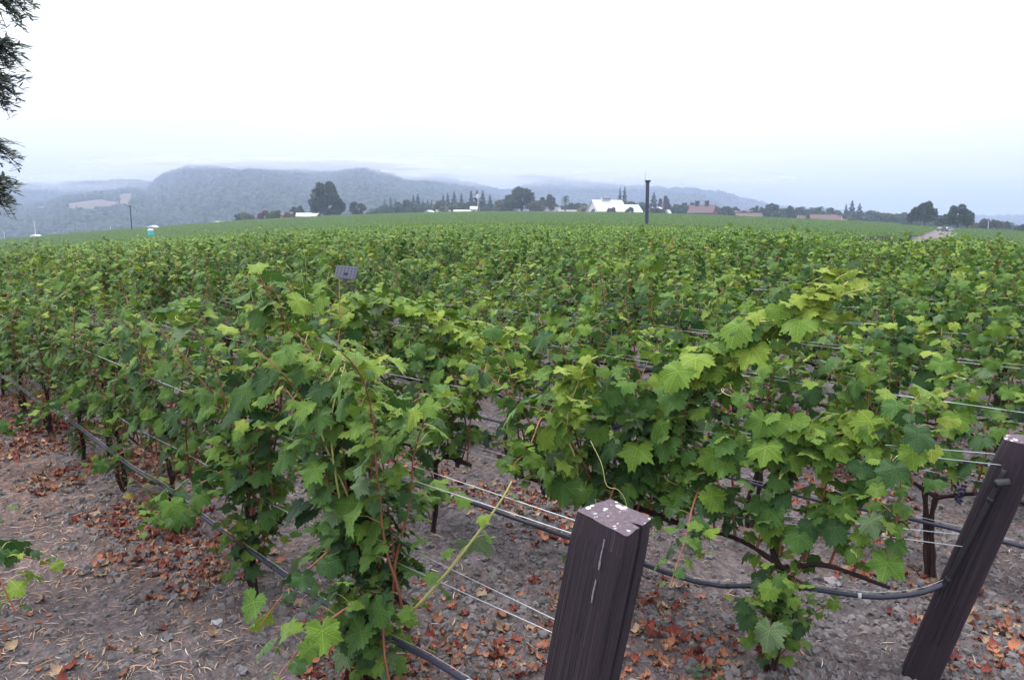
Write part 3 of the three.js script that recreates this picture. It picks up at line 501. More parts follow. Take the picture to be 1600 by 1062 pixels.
for (let k = 1; k <= 8; k++) {
  const R = generator(500 + k), [nx, nf] = [Math.cos(rowAngle(k)), Math.sin(rowAngle(k))];
  const s0 = k === 1 ? 0.25 : k === 2 ? 0.1 : -4 - (k - 2) * 2;
  [['upper', 0.9], ['lower', 0.58]].forEach(([which, y]) => [-1, 1].forEach((side) => {
    const pts = [];
    if (k === 1) { const q = y / 0.955; pts.push(V(lerp(P1.base[0], P1.top[0], q) - 0.085 - side * 0.012, y + side * 0.016, -(lerp(P1.base[1], P1.top[2], q) + 0.03 + side * 0.022))); }
    if (k === 2) { const q = y / 0.975; pts.push(V(lerp(P2.base[0], P2.top[0], q) - 0.05, y + side * 0.012, -(lerp(P2.base[1], P2.top[2], q) + side * 0.03))); }
    for (let s = s0 + (k < 3 ? 0.5 : 0); s < 15; s += 0.8) { const [x, f] = rowPoint(k, s), o = side * (0.035 + R() * 0.03); pts.push(V(x + nx * o, land(x, f) + y + (R() - 0.5) * 0.018 - (which === 'lower' ? R() * 0.02 : 0), -(f + nf * o))); }
    single('trellis_wire', tube(pts, 0.0017, 5), wireMat, `${which} trellis wire of the ${wireNames(k)}, ${side < 0 ? 'near' : 'far'} side`, 'wire', 'trellis wires');
  }));
  const h = thing('drip_hose', `slate blue drip hose of the ${wireNames(k)}, slung low along the trunks`, 'hose', 'drip irrigation hoses'), pts = [];
  if (k === 1) pts.push(V(0.02, 0.29, -2.0), V(-0.14, 0.295, -2.255)); if (k === 2) pts.push(V(1.604, 0.415, -2.68), V(1.524, 0.383, -2.68), V(1.369, 0.355, -2.70), V(1.192, 0.36, -2.74), V(1.03, 0.365, -2.78));
  for (let s = k === 1 ? 0.2 : k === 2 ? 0.25 : s0; s < 13; s += 0.45) { const [x, f] = rowPoint(k, s); pts.push(V(x - nx * 0.05, land(x, f) + 0.3 + (R() - 0.5) * 0.03 - 0.018 * Math.abs(Math.sin(s * 1.7)), -(f - nf * 0.05))); }
  part('hose', tube(pts, 0.0098, 10), hoseMat, h);
  part('carrying_wire', tube(pts.map((p) => p.clone().add(V(0, 0.02, 0))), 0.0013, 4), wireMat, h);
  const c = new THREE.CatmullRomCurve3(pts), L = c.getLength();
  for (let s = 0.3, n = 0; s < Math.min(L, 9); s += 0.46 + R() * 0.3, n++) { const a = c.getPointAt(s / L), b = c.getPointAt((s + 0.012) / L); part('hose_clip', tube([a, b], 0.0112, 8, false), n % 4 ? clipMat : clipPale, h); }
}
{ // wooden line posts standing in the rows
  [[-2.93, 5.40, 1.0, 0.022, 'brown line post rising from the low vines beside the alley'], [-2.12, 5.6, 0.99, 0.035, 'dark red-brown line post among the leaves of the second row']].forEach(([x, f, h, r, label], k) => {
    const sec = Array.from({ length: 10 }, (_, q) => [Math.cos(-q / 10 * 6.2832) * r, Math.sin(-q / 10 * 6.2832) * r]), t = thing('line_post', label, 'post', 'line posts in the rows');
    part('shaft', loft(sec, [0, 0], [0.01 * k, h, 0.01], -0.1, h, 10, 0.05), trunkMat, t); part('sawn_top', capOf(sec, 0.01 * k, h, 0.01, 0.004), trunkMat, t); t.position.set(x, land(x, f), -f);
  });
}
{ // small slate panel on a stake among the vines
  const t = thing('sensor_panel', 'small slate-blue dotted panel on a stake above the vines, left of centre', 'panel'), m = std(0.036, 0.041, 0.08, 0.5), dark = std(0.008, 0.008, 0.014, 0.5);
  const p = new THREE.Group(); p.name = 'panel_head'; p.position.set(0, 1.28, 0); p.rotation.set(-0.55, -0.18, 0); t.add(p);
  part('plate', box(0.225, 0.012, 0.15), m, p);
  for (let i = 0; i < 6; i++) for (let j = 0; j < 4; j++) part('dot', new THREE.CylinderGeometry(0.008, 0.008, 0.008, 8).translate(-0.09 + i * 0.036, 0.006, -0.05 + j * 0.034), dark, p);
  p.rotation.set(0.98, -0.12, 0.02);
  part('stake', tube([V(0, -0.1, 0.02), V(0.004, 0.7, 0.012), V(0, 1.27, 0)], 0.007, 8), std(0.12, 0.12, 0.14, 0.5, { metalness: 0.5 }), t);
  part('bracket', box(0.04, 0.07, 0.05, 0, 1.245, 0.0), m, t);
  t.position.copy(spot(-0.216, 8.0, -0.06));
}
console.log('trellis');

// ---------------------------------------------------------------- litter on the soil
{
  const rockGeo = (seed) => { const g = mergeVertices(new THREE.IcosahedronGeometry(1, 1).deleteAttribute('uv').deleteAttribute('normal')), p = g.attributes.position; for (let k = 0; k < p.count; k++) { const x = p.getX(k), y = p.getY(k), z = p.getZ(k), s = 1 + 0.7 * noise(x * 1.6 + seed, y * 1.6, z * 1.6) + 0.6 * noise(x * 3.7 + seed, y * 3.7, z * 3.7); p.setXYZ(k, x * s, y * s * 0.72, z * s); } const n = g.toNonIndexed(); n.computeVertexNormals(); return n; };
  const litter = (name, geos, mat, count, spread, label, category) => {
    const G = new THREE.Group(); G.name = name; scene.add(G); tag(G, label, category, null, 'stuff');
    const R = generator(name.length * 977), lists = geos.map(() => []), q = new THREE.Quaternion(), e = new THREE.Euler();
    for (let k = 0; k < count; k++) { const r = spread(R); if (r) lists[Math.floor(R() * geos.length)].push(r); }
    lists.forEach((list, n) => { if (!list.length) return; const o = new THREE.InstancedMesh(geos[n], mat, list.length); o.name = name + '_pieces'; o.userData.kind = 'stuff'; shade(o); const m = new THREE.Matrix4(), c = new THREE.Color(); list.forEach((p, i) => { q.setFromEuler(e.set(p.tilt[0], p.tilt[1], p.tilt[2])); m.compose(V(p.x, p.y, -p.f), q, V(p.s, p.s * (p.flat ?? 1), p.s * (p.long ?? 1))); o.setMatrixAt(i, m); o.setColorAt(i, c.setRGB(...p.c)); }); G.add(o); });
  };
  const inView = (R, near, far, bias = 2) => { const f = near + (far - near) * Math.pow(R(), bias), x = (R() * 2 - 1) * (f * 0.70 + 0.3); return [x, f]; };
  const across1 = (x, f) => (x + 0.52 + (f - 2.64)) / Math.SQRT2;
  litter('soil_clods', [1, 2, 3, 4].map((k) => rockGeo(k * 9.7)), std(1, 1, 1, 1, { vertexColors: false }), 90000, (R) => {
    const [x, f] = inView(R, 1.6, 10, 1.5), r1 = across1(x, f), alley = smooth(r1, -1.25, -0.8) * (1 - smooth(r1, -0.6, -0.2)); if (R() < alley * 0.8) return null;
    if (fbm(x * 0.9, f * 0.9, 21, 2) < -0.1 && R() < 0.7) return null;
    const s = 0.0028 + Math.pow(R(), 7) * 0.026, b = 0.65 + R() * 0.5; return { x, f, y: soilHeight(x, f) - s * 0.05, s, tilt: [R() * 6, R() * 6, R() * 6], c: [0.150 * b, 0.135 * b, 0.140 * b] };
  }, 'loose grey clods of soil lying between the vine rows', 'soil clods');
  const sliver = (bend) => { const pos = [], idx = []; for (let k = 0; k <= 4; k++) { const t = k / 4 - 0.5, w = 0.035 * (1 - Math.pow(Math.abs(t) * 1.8, 2)); for (const s of [-1, 1]) pos.push(bend * t * t + s * w, 0.06 - Math.abs(t) * 0.1 + bend * t * 0.1, t); if (k) idx.push(2 * k - 2, 2 * k - 1, 2 * k, 2 * k - 1, 2 * k + 1, 2 * k); } const g = new THREE.BufferGeometry(); g.setAttribute('position', new THREE.Float32BufferAttribute(pos, 3)); g.setIndex(idx); g.computeVertexNormals(); return g; };
  litter('straw_litter', [sliver(0.03), sliver(0.15), sliver(-0.25), sliver(0.5)], std(1, 1, 1, 0.85), 60000, (R) => {
    const [x, f] = inView(R, 1.7, 11, 1.4), r1 = across1(x, f), alley = smooth(r1, -1.9, -1.2) * (1 - smooth(r1, 0.0, 0.35)); if (R() > 0.13 + alley * (0.45 + 0.6 * smooth(f, 2, 5))) return null; if (fbm(x * 1.3, f * 1.3, 5, 2) < -0.05 && R() < 0.6) return null;
    const s = 0.02 + R() * R() * 0.07, t = R(), b = 0.7 + R() * 0.6, c = t < 0.6 ? [0.38 * b, 0.28 * b, 0.20 * b] : t < 0.9 ? [0.40 * b, 0.20 * b, 0.12 * b] : [0.5 * b, 0.44 * b, 0.37 * b]; return { x, f, y: soilHeight(x, f) + 0.004, s, tilt: [(R() - 0.5) * 0.4, R() * 6.3, (R() - 0.5) * 0.8], c };
  }, 'dry straw and bark slivers strewn over the dirt alley', 'straw');
  // fallen leaves gather beside the rows
  const nearRow = (R) => { const k = 1 + Math.floor(Math.pow(R(), 1.2) * 5), s = -3 + R() * 12, [x, f] = rowPoint(k, s), o = (R() + R() + R() - 1.5) * 0.75 + (k === 1 ? -0.05 : k > 1 ? -0.15 : 0), a = rowAngle(k); return [x + Math.cos(a) * o, f + Math.sin(a) * o]; };
  const lay = (x, f, R) => ({ y: soilHeight(x, f) + 0.006, tilt: [-Math.PI / 2 + (R() - 0.5) * 0.9, (R() - 0.5) * 0.9, R() * 6.3] });
  const fine = (R) => { const [x, f] = nearRow(R); if (!coneOf(x, f, 0.3) || f < 1.7 || fbm(x * 1.2, f * 1.2, 31, 2) < 0.05 + (R() - 0.5) * 0.16) return null; const b = 0.55 + R() * 0.75, t = R(), c = t < 0.5 ? [0.45 * b, 0.175 * b, 0.115 * b] : t < 0.8 ? [0.28 * b, 0.06 * b, 0.05 * b] : [0.50 * b, 0.33 * b, 0.25 * b], p = lay(x, f, R); return { x, f, y: p.y, s: 0.02 + R() * R() * 0.052, tilt: p.tilt, c }; };
  litter('leaf_litter', dryLeaf, std(1, 1, 1, 0.95, { map: leafMap }), 40000, fine, 'carpet of small rust-red dry leaves under the vines', 'leaf litter');
  const R = generator(808); let n = 0;
  while (n < 130) { const [x, f] = nearRow(R); if (!coneOf(x, f, -0.1) || f < 1.9 || f > 7.5) continue; const p = lay(x, f, R), s = 0.04 + R() * 0.028, m = single('fallen_leaf', dryLeaf[n % 6], dryMats[Math.floor(R() * 5)], 'large curled rust-coloured grape leaf lying on the soil beside the vine rows', 'leaf', 'large fallen leaves'); m.position.set(x, p.y, -f); m.rotation.set(...p.tilt); m.scale.setScalar(s); n++; }
  const stones = [[-1.29, 3.12, 0.026, 'pale grey stone at the foot of the second vine beside the alley', [0.40, 0.40, 0.42]], [0.48, 2.62, 0.05, 'big grey clod right behind the square post', [0.2, 0.185, 0.2]], [1.55, 3.5, 0.035, 'rounded grey clod between the second and third rows', [0.21, 0.19, 0.21]], [-1.05, 2.75, 0.022, 'dark grey clod on the edge of the dirt alley', [0.15, 0.14, 0.16]]];
  stones.forEach(([x, f, s, label, c], k) => { const m = single('stone', rockGeo(50 + k), std(...c, 0.95), label, 'stone', 'loose stones'); m.position.set(x, soilHeight(x, f) + s * 0.3, -f); m.scale.setScalar(s); m.rotation.y = k; });
  // little weeds on the open soil
  const weedMat = leafMaterial(0.10, 0.21, 0.10); 
  [[0.75, 2.75, 'beside the square post'], [1.25, 2.35, 'in front of the slender vine'], [1.95, 4.45, 'between the second and third rows'], [0.95, 3.9, 'behind the broad vine'], [-0.75, 3.55, 'between the first and second rows'], [1.35, 2.28, 'near the foot of the leaning post'], [2.3, 4.7, 'under the third row']].forEach(([x, f, where], k) => { const W = generator(40 + k), t = thing('weed', `small green weed ${where}`, 'weed', 'weeds on the soil'); for (let q = 0; q < 14; q++) { const a = W() * 6.3, r = 0.01 + W() * 0.055, m = part('leaf', leafFar[q % 4], weedMat, t); m.applyMatrix4(leafMatrix(V(Math.cos(a) * r, 0.012 + W() * 0.03, Math.sin(a) * r), V(Math.cos(a) * 0.4, 1, Math.sin(a) * 0.4), V(Math.cos(a), 0, Math.sin(a)), 0.012 + W() * 0.012)); } t.position.set(x, soilHeight(x, f), -f); });
}
console.log('litter');

// ---------------------------------------------------------------- the lane between the blocks, with the row ends beside it
const laneDir = (() => { const [[a, b], [c, d]] = LANE, l = Math.hypot(c - a, d - b); return [(c - a) / l, (d - b) / l, l]; })();
{
  const pos = [], uv = [], col = [], idx = []; const N = 60;
  for (let k = 0; k <= N; k++) for (let q = 0; q <= 6; q++) { const t = k / N * laneDir[2], o = (q / 6 - 0.5) * 6.8, x = LANE[0][0] + laneDir[0] * t + laneDir[1] * o, f = LANE[0][1] + laneDir[1] * t - laneDir[0] * o; pos.push(x, land(x, f) + 0.05, -f); uv.push(x, f); const b = 0.9 + 0.25 * noise(x * 0.3, f * 0.3, 2); col.push(1.0 * b, 0.88 * b, 0.84 * b); }
  for (let k = 0; k < N; k++) for (let q = 0; q < 6; q++) { const a = k * 7 + q; idx.push(a, a + 1, a + 7, a + 1, a + 8, a + 7); }
  const g = new THREE.BufferGeometry(); g.setAttribute('position', new THREE.Float32BufferAttribute(pos, 3)); g.setAttribute('uv', new THREE.Float32BufferAttribute(uv, 2)); g.setAttribute('color', new THREE.Float32BufferAttribute(col, 3)); g.setIndex(idx); g.computeVertexNormals();
  structure('path', g, soilMat, 'pale dirt lane crossing the vineyard on the right');
  const shaft = tube([V(0, -0.1, 0), V(0.02, 1.15, 0)], 0.075, 6, false), capG = new THREE.CylinderGeometry(0.07, 0.08, 0.04, 6).translate(0.02, 1.16, 0), dark = std(0.045, 0.038, 0.05, 0.9);
  for (let t = 22, n = 0; t < 150; t += 2.7, n++) { const x = LANE[0][0] + laneDir[0] * t - laneDir[1] * 3.6, f = LANE[0][1] + laneDir[1] * t + laneDir[0] * 3.6; const o = thing('row_end_post', 'dark post closing a vine row on the left side of the dirt lane', 'post', 'row end posts along the lane'); part('shaft', shaft, dark, o); part('top', capG, dark, o); o.position.set(x, land(x, f), -f); o.rotation.y = n; }
}

// ---------------------------------------------------------------- trees of the distance
const barkFar = std(0.06, 0.05, 0.045, 0.95);
const crownMat = new THREE.MeshPhysicalMaterial({ roughness: 0.95, transmission: 0.15, thickness: 0, specularIntensity: 0.3, vertexColors: true, side: THREE.DoubleSide });
const clump = (() => { const pos = [], idx = [], R = generator(3); for (let b = 0; b < 4; b++) { const a = b * 1.7, c = Math.cos(a), s = Math.sin(a), t = (R() - 0.5); pos.push(0, 0, 0, c * 0.9 - s * 0.35, 0.35 + t, s * 0.9 + c * 0.35, c * 1.05, -0.1 + t * 0.6, s * 1.05, c * 0.75 + s * 0.4, t * 0.5 - 0.3, s * 0.75 - c * 0.4); const o = b * 4; idx.push(o, o + 1, o + 2, o, o + 2, o + 3); } const g = new THREE.BufferGeometry(); g.setAttribute('position', new THREE.Float32BufferAttribute(pos, 3)); g.setIndex(idx); g.computeVertexNormals(); return g; })();
// unit trees: 1 high, about 1 wide
function broadleaf(seed, o = {}) {
  const { lobes = 9, tall = 0.45, open = 0.25, n = 950, low = 0.16, bit = 0.055 } = o, R = generator(seed), G = new Gather(), wood = [], q = new THREE.Quaternion(), e = new THREE.Euler();
  wood.push(tube([V(0, -0.05, 0), V(0.01, low * 0.6, 0.01), V(0, 0.35, 0), V(0.03, 0.7, 0)], (u) => lerp(0.045, 0.012, u), 7));
  const L = []; for (let k = 0; k < lobes; k++) { const a = k * 2.4 + R(), h = k === 0 ? 0.82 : low + 0.14 + (k / lobes) * (0.68 - low) + (R() - 0.5) * 0.08, r = (0.33 * (1 - Math.pow((h - 0.42) / 0.7, 2))) * (0.75 + R() * 0.45); const c = V(Math.cos(a) * r, h, Math.sin(a) * r); L.push({ c, r: 0.13 + R() * 0.085 * (1.3 - h) }); wood.push(tube([V(0, h * 0.45, 0), c.clone().multiplyScalar(0.6).setY(h * 0.8), c], (u) => lerp(0.018, 0.005, u), 5)); }
  for (let k = 0; k < n; k++) { const l = L[Math.floor(R() * L.length)], d = V(R() - 0.5, R() - 0.42, R() - 0.5).normalize(), r = l.r * (0.55 + 0.5 * Math.pow(R(), 0.5)) * (1 + 0.25 * noise(d.x * 3 + k * 0.001, d.y * 3, seed)), p = l.c.clone().add(V(d.x * r, d.y * r * (0.8 + tall * 0.4), d.z * r)); if (p.y < low) continue; const s = bit * (0.5 + R() * 0.8), b = 0.75 + R() * 0.55; G.add(clump, new THREE.Matrix4().compose(p, q.setFromEuler(e.set(R() * 6, R() * 6, R() * 6)), V(s, s, s)), [b, b * (0.95 + R() * 0.1), b * 0.95]); }
  return { crown: G.build(), trunk: merged(wood) };
}
function conifer(seed, width = 0.34) {
  const R = generator(seed), G = new Gather(), q = new THREE.Quaternion(), e = new THREE.Euler();
  for (let k = 0; k < 620; k++) { const h = 0.06 + 0.94 * Math.pow(R(), 0.85), a = R() * 6.3, layer = 0.8 + 0.35 * Math.sin(h * 44 + seed), r = width * 0.5 * Math.pow(1 - h, 0.8) * layer * (0.45 + 0.6 * Math.sqrt(R())) + 0.004, s = 0.03 * (1.3 - h) * (0.6 + R() * 0.8), b = 0.75 + R() * 0.5; G.add(clump, new THREE.Matrix4().compose(V(Math.cos(a) * r, h - r * 0.25, Math.sin(a) * r), q.setFromEuler(e.set(R() * 0.8 - 0.4, R() * 6, R() * 0.8 - 0.4)), V(s * 1.4, s, s * 1.4)), [b, b, b]); }
  return { crown: G.build(), trunk: tube([V(0, -0.03, 0), V(0, 0.5, 0), V(0, 0.97, 0)], (u) => lerp(0.018, 0.003, u), 6) };
}
function palmShape() {
  const G = new Gather(), R = generator(6), frond = (() => { const pos = [], idx = []; for (let k = 0; k <= 8; k++) { const t = k / 8, y = 0.16 * Math.sin(t * 2.4) - 0.2 * t * t, w = 0.05 * (1 - t) * (k % 2 ? 1 : 0.4) + 0.004; pos.push(t * 0.36, y, -w, t * 0.36, y + 0.012, w); if (k) idx.push(2 * k - 2, 2 * k - 1, 2 * k, 2 * k - 1, 2 * k + 1, 2 * k); } const g = new THREE.BufferGeometry(); g.setAttribute('position', new THREE.Float32BufferAttribute(pos, 3)); g.setIndex(idx); g.computeVertexNormals(); return g; })();
  for (let k = 0; k < 46; k++) { const m = new THREE.Matrix4().makeRotationFromEuler(new THREE.Euler(0, k * 2.4, (R() - 0.5) * 1.7, 'YXZ')).setPosition(0, 0.8, 0); G.add(frond, m, [1, 1, 1]); }
  return { crown: G.build(), trunk: tube([V(0, -0.05, 0), V(0, 0.4, 0), V(0, 0.8, 0)], (u) => 0.035 + 0.012 * Math.sin(u * 60) * 0.3, 8) };
}
const oaks = [broadleaf(1, { lobes: 13, n: 1900, bit: 0.04, tall: 0.6 }), broadleaf(2, { lobes: 11, n: 1700, bit: 0.042 }), broadleaf(3, { lobes: 9, n: 1500, bit: 0.045, open: 0.4 })], rounds = [broadleaf(4, { lobes: 7, low: 0.05, n: 900 }), broadleaf(5, { lobes: 8, low: 0.04, n: 900 })], firs = [conifer(7, 0.42), conifer(8, 0.36), conifer(9, 0.48)], palm = palmShape();
const crownTones = new Map();
function crownOf(c) { const key = c.join(); if (!crownTones.has(key)) { const m = crownMat.clone(); m.color.setRGB(...c); crownTones.set(key, m); } return crownTones.get(key); }
const OAK = [0.062, 0.088, 0.055], LEAFY = [0.085, 0.13, 0.055], FIR = [0.04, 0.062, 0.048], RUST = [0.15, 0.06, 0.055], TAN = [0.27, 0.21, 0.11], OLIVE = [0.12, 0.135, 0.07], PLUM = [0.10, 0.075, 0.08];
function tree(name, shape, px, top, wide, f, tone, label, group = 'trees beyond the vineyard') {
  const b = (px - 800) / 1200, p = spot(b, f), h = EYE + (345 - top) / 1200 * f - p.y, w = wide / 1200 * f * 1.12;
  const t = thing(name, label, name === 'shrub' ? 'shrub' : 'tree', group); part('trunk', shape.trunk, barkFar, t); part('crown', shape.crown, crownOf(tone), t);
  t.position.copy(p); const sx = w / (shape === palm ? 0.72 : firs.includes(shape) ? 0.42 : 1.12); t.scale.set(sx, h, sx); t.rotation.y = px * 0.7; return t;
}
// left group
tree('shrub', rounds[0], 377, 333, 12, 455, OAK, 'small dark shrub at the left end of the farm trees');
tree('shrub', rounds[1], 391, 331, 24, 450, OLIVE, 'rounded olive-green shrub left of the red tree');
tree('tree', rounds[0], 416, 328, 22, 455, RUST, 'dark red leafy tree at the left farmstead');
tree('tree', rounds[1], 432, 328, 26, 450, LEAFY, 'bushy green tree right of the red tree');
tree('tree', oaks[1], 468, 321, 24, 500, OAK, 'dark rounded tree behind the white-roofed farm sheds');
tree('shrub', rounds[0], 455, 331, 16, 450, OLIVE, 'low olive bush in front of the farm sheds');
tree('oak_tree', oaks[0], 514, 284, 48, 440, OAK, 'tallest dark oak standing alone left of centre');
tree('oak_tree', oaks[1], 498, 308, 24, 446, OAK, 'lower oak crown at the left foot of the tallest oak');
tree('oak_tree', oaks[2], 535, 306, 20, 446, OAK, 'lower oak crown at the right foot of the tallest oak');
tree('shrub', rounds[1], 524, 324, 30, 436, OAK, 'dark bush under the tallest oak');
tree('tree', rounds[0], 562, 315, 28, 436, OAK, 'round dark tree right of the tallest oak');
tree('shrub', rounds[1], 584, 331, 20, 438, OAK, 'low dark shrub right of the round tree');
tree('shrub', rounds[0], 564, 331, 20, 434, OLIVE, 'low bush under the round tree');
// conifer belt behind the white sheds
[[604, 311, 8, 'leftmost faded conifer on the rise'], [613, 308, 9, 'second faded conifer from the left'], [621, 311, 9, 'third faded conifer from the left'], [634, 315, 4, 'tiny slim conifer between the two belts'], [648, 306, 9, 'left conifer of the dark trio'], [655, 304, 10, 'middle conifer of the dark trio'], [663, 313, 6, 'right conifer of the dark trio'], [670, 312, 6, 'slim conifer right of the dark trio'], [676, 313, 5, 'slimmest conifer left of the leafy mound'], [694, 304, 8, 'conifer at the left behind the leafy mound'], [701, 302, 8, 'conifer in the middle behind the leafy mound'], [711, 300, 10, 'tall conifer left of the windmill'], [722, 303, 9, 'conifer just left of the windmill'], [737, 299, 10, 'tallest conifer beside the windmill'], [746, 298, 11, 'conifer right behind the windmill'], [755, 298, 10, 'conifer right of the windmill'], [766, 305, 10, 'conifer between the windmill and the dark oak'], [790, 306, 6, 'slim conifer at the left of the dark oak']].forEach(([x, y, w, l], k) => tree('conifer', firs[k % 3], x, y, w * 1.5, k < 4 ? 900 : 620, FIR, l, 'conifers beyond the vineyard'));
tree('tree', rounds[1], 646, 322, 26, 560, LEAFY, 'rounded green tree left of the white sheds');
tree('tree', rounds[0], 626, 326, 24, 640, OLIVE, 'faded low tree on the rise left of the white sheds');
tree('tree', rounds[0], 697, 313, 40, 560, OLIVE, 'wide olive mound of a tree behind the white sheds');
tree('tree', rounds[1], 785, 312, 34, 560, OLIVE, 'olive rounded tree left of the dark oak');
tree('oak_tree', oaks[1], 815, 292, 48, 540, OAK, 'broad dark oak left of the palm');
tree('oak_tree', oaks[2], 800, 300, 26, 545, OAK, 'left half of the dark oak pair');
tree('tree', rounds[0], 836, 313, 32, 530, OLIVE, 'olive bushy tree below the broad dark oak');
tree('oak_tree', oaks[2], 855, 304, 28, 560, OAK, 'open-crowned oak right of the broad dark oak');
tree('tree', rounds[1], 867, 318, 20, 600, OLIVE, 'low tree behind the grey-roofed house');
tree('palm_tree', palm, 882, 308, 14, 530, OAK, 'lone palm left of the white barn');
tree('tree', rounds[1], 895, 317, 24, 620, OAK, 'low dark tree behind the palm');
tree('tree', rounds[0], 909, 321, 22, 540, TAN, 'dry tan bush left of the white barn');
tree('conifer', firs[0], 966, 294, 10, 570, FIR, 'left of two tall conifers behind the white barn', 'conifers beyond the vineyard');
tree('conifer', firs[2], 973, 292, 11, 575, FIR, 'right of two tall conifers behind the white barn', 'conifers beyond the vineyard');
tree('shrub', rounds[0], 925, 326, 6, 505, OAK, 'small dark bush at the left corner of the white barn');
tree('shrub', rounds[1], 953, 324, 18, 500, PLUM, 'dark bush before the middle of the white barn');
tree('shrub', rounds[0], 981, 323, 16, 500, OAK, 'dark bush before the right wing of the white barn');
tree('conifer', firs[2], 1018, 301, 16, 560, FIR, 'broad conifer right of the black mast', 'conifers beyond the vineyard');
tree('tree', oaks[2], 1034, 306, 20, 570, PLUM, 'purplish open tree right of the black mast');
tree('shrub', rounds[1], 1022, 325, 36, 540, OAK, 'dark hedge below the broad conifer');
tree('shrub', rounds[0], 1046, 320, 16, 600, OLIVE, 'low bush left of the red barns');
[[1118, 322, 12, 'low tree at the left end of the brick hall'], [1140, 323, 18, 'low tree behind the middle of the brick hall'], [1168, 324, 16, 'low tree behind the right of the brick hall']].forEach(([x, y, w, l], k) => tree('tree', rounds[k % 2], x, y, w, 640, OAK, l));
tree('tree', oaks[1], 1201, 317, 26, 560, OAK, 'dark domed tree right of the brick hall');
tree('tree', rounds[0], 1180, 321, 16, 575, OAK, 'pointed dark tree left of the domed tree');
tree('tree', rounds[1], 1228, 321, 18, 570, OAK, 'dark tree right of the domed tree');
tree('tree', rounds[0], 1212, 328, 26, 545, LEAFY, 'low green tree in front of the domed tree');
[[1248, 324], [1262, 325], [1276, 324], [1288, 326]].forEach(([x, y], k) => tree('palm_tree', palm, x, y, 12, 620, OAK, `${['first', 'second', 'third', 'fourth'][k]} from the left in the row of hazy palms behind the long roofs`, 'palms behind the long roofs'));
tree('tree', rounds[1], 1296, 324, 34, 640, OAK, 'wide dark tree behind the right-hand roofs');
[[1315, 319, 8, 'left conifer of the right-hand trio'], [1324, 314, 13, 'tallest conifer of the right-hand trio'], [1336, 318, 11, 'right conifer of the right-hand trio'], [1355, 328, 5, 'slim conifer right of the brown roofs'], [1360, 328, 5, 'second slim conifer right of the brown roofs'], [1378, 333, 7, 'small conifer left of the two big oaks']].forEach(([x, y, w, l], k) => tree('conifer', firs[k % 3], x, y, w * 1.5, 600, FIR, l, 'conifers beyond the vineyard'));
[[1346, 330, 14, 'low tree under the right-hand conifers'], [1365, 335, 18, 'hazy low tree right of the brown roofs'], [1392, 337, 18, 'hazy round tree before the left big oak'], [1405, 341, 14, 'hazy bush at the foot of the left big oak']].forEach(([x, y, w, l], k) => tree('tree', rounds[k % 2], x, y, w, 620, OLIVE, l));
tree('oak_tree', oaks[1], 1438, 313, 32, 330, OAK, 'left of the two big oaks near the right edge');
tree('oak_tree', oaks[2], 1418, 323, 18, 335, OAK, 'slender companion at the left of the two big oaks');
tree('tree', rounds[1], 1464, 334, 26, 380, OAK, 'dark tree between the two big oaks');
tree('oak_tree', oaks[0], 1489, 319, 36, 320, OAK, 'right of the two big oaks near the right edge');
tree('oak_tree', oaks[1], 1505, 326, 20, 325, OAK, 'companion at the right of the two big oaks');
tree('tree', rounds[0], 1512, 346, 22, 420, OLIVE, 'hazy low tree right of the two big oaks');
[[1532, 341, 22], [1549, 342, 20], [1563, 345, 16]].forEach(([x, y, w], k) => tree('tree', oaks[k], x, y, w, 420, OAK, `${['left', 'middle', 'right'][k]} tree of the hazy clump near the right edge`));
tree('tree', rounds[1], 1588, 349, 20, 380, OAK, 'round tree at the right edge of the picture');
tree('shrub', rounds[0], 1553, 356, 36, 400, OLIVE, 'low hedge under the hazy clump near the right edge');
tree('shrub', rounds[1], 1478, 356, 18, 300, OAK, 'dark shrub under the right big oak');

{ // hazy woods closing the view behind the farms
  const woods = new THREE.Group(); woods.name = 'distant_woods'; scene.add(woods); tag(woods, 'hazy belt of far trees closing the plain behind the farm buildings', 'woods', null, 'stuff');
  const R = generator(515), list = []; for (const [a, b, n, lo, hi] of [[585, 800, 90, 7, 13], [830, 1060, 80, 7, 12], [1040, 1240, 80, 7, 12], [1230, 1420, 110, 7, 13], [1400, 1680, 90, 7, 12]]) for (let k = 0; k < n; k++) { const f = 570 + R() * 330, px = lerp(a, b, R()); list.push([spot((px - 800) / 1200, f), lo + R() * (hi - lo), R()]); }
  [...oaks, ...rounds].forEach((shape, n) => { const mine = list.filter((_, k) => k % 5 === n), o = new THREE.InstancedMesh(shape.crown, crownOf([0.075, 0.11, 0.065]), mine.length); o.name = 'far_trees'; o.userData.kind = 'stuff'; shade(o); const q = new THREE.Quaternion(), m = new THREE.Matrix4(); mine.forEach(([p, h, r], i) => { m.compose(p, q.setFromAxisAngle(V(0, 1, 0), r * 6), V(h * (1 + r), h, h * (1 + r))); o.setMatrixAt(i, m); }); woods.add(o); });
}

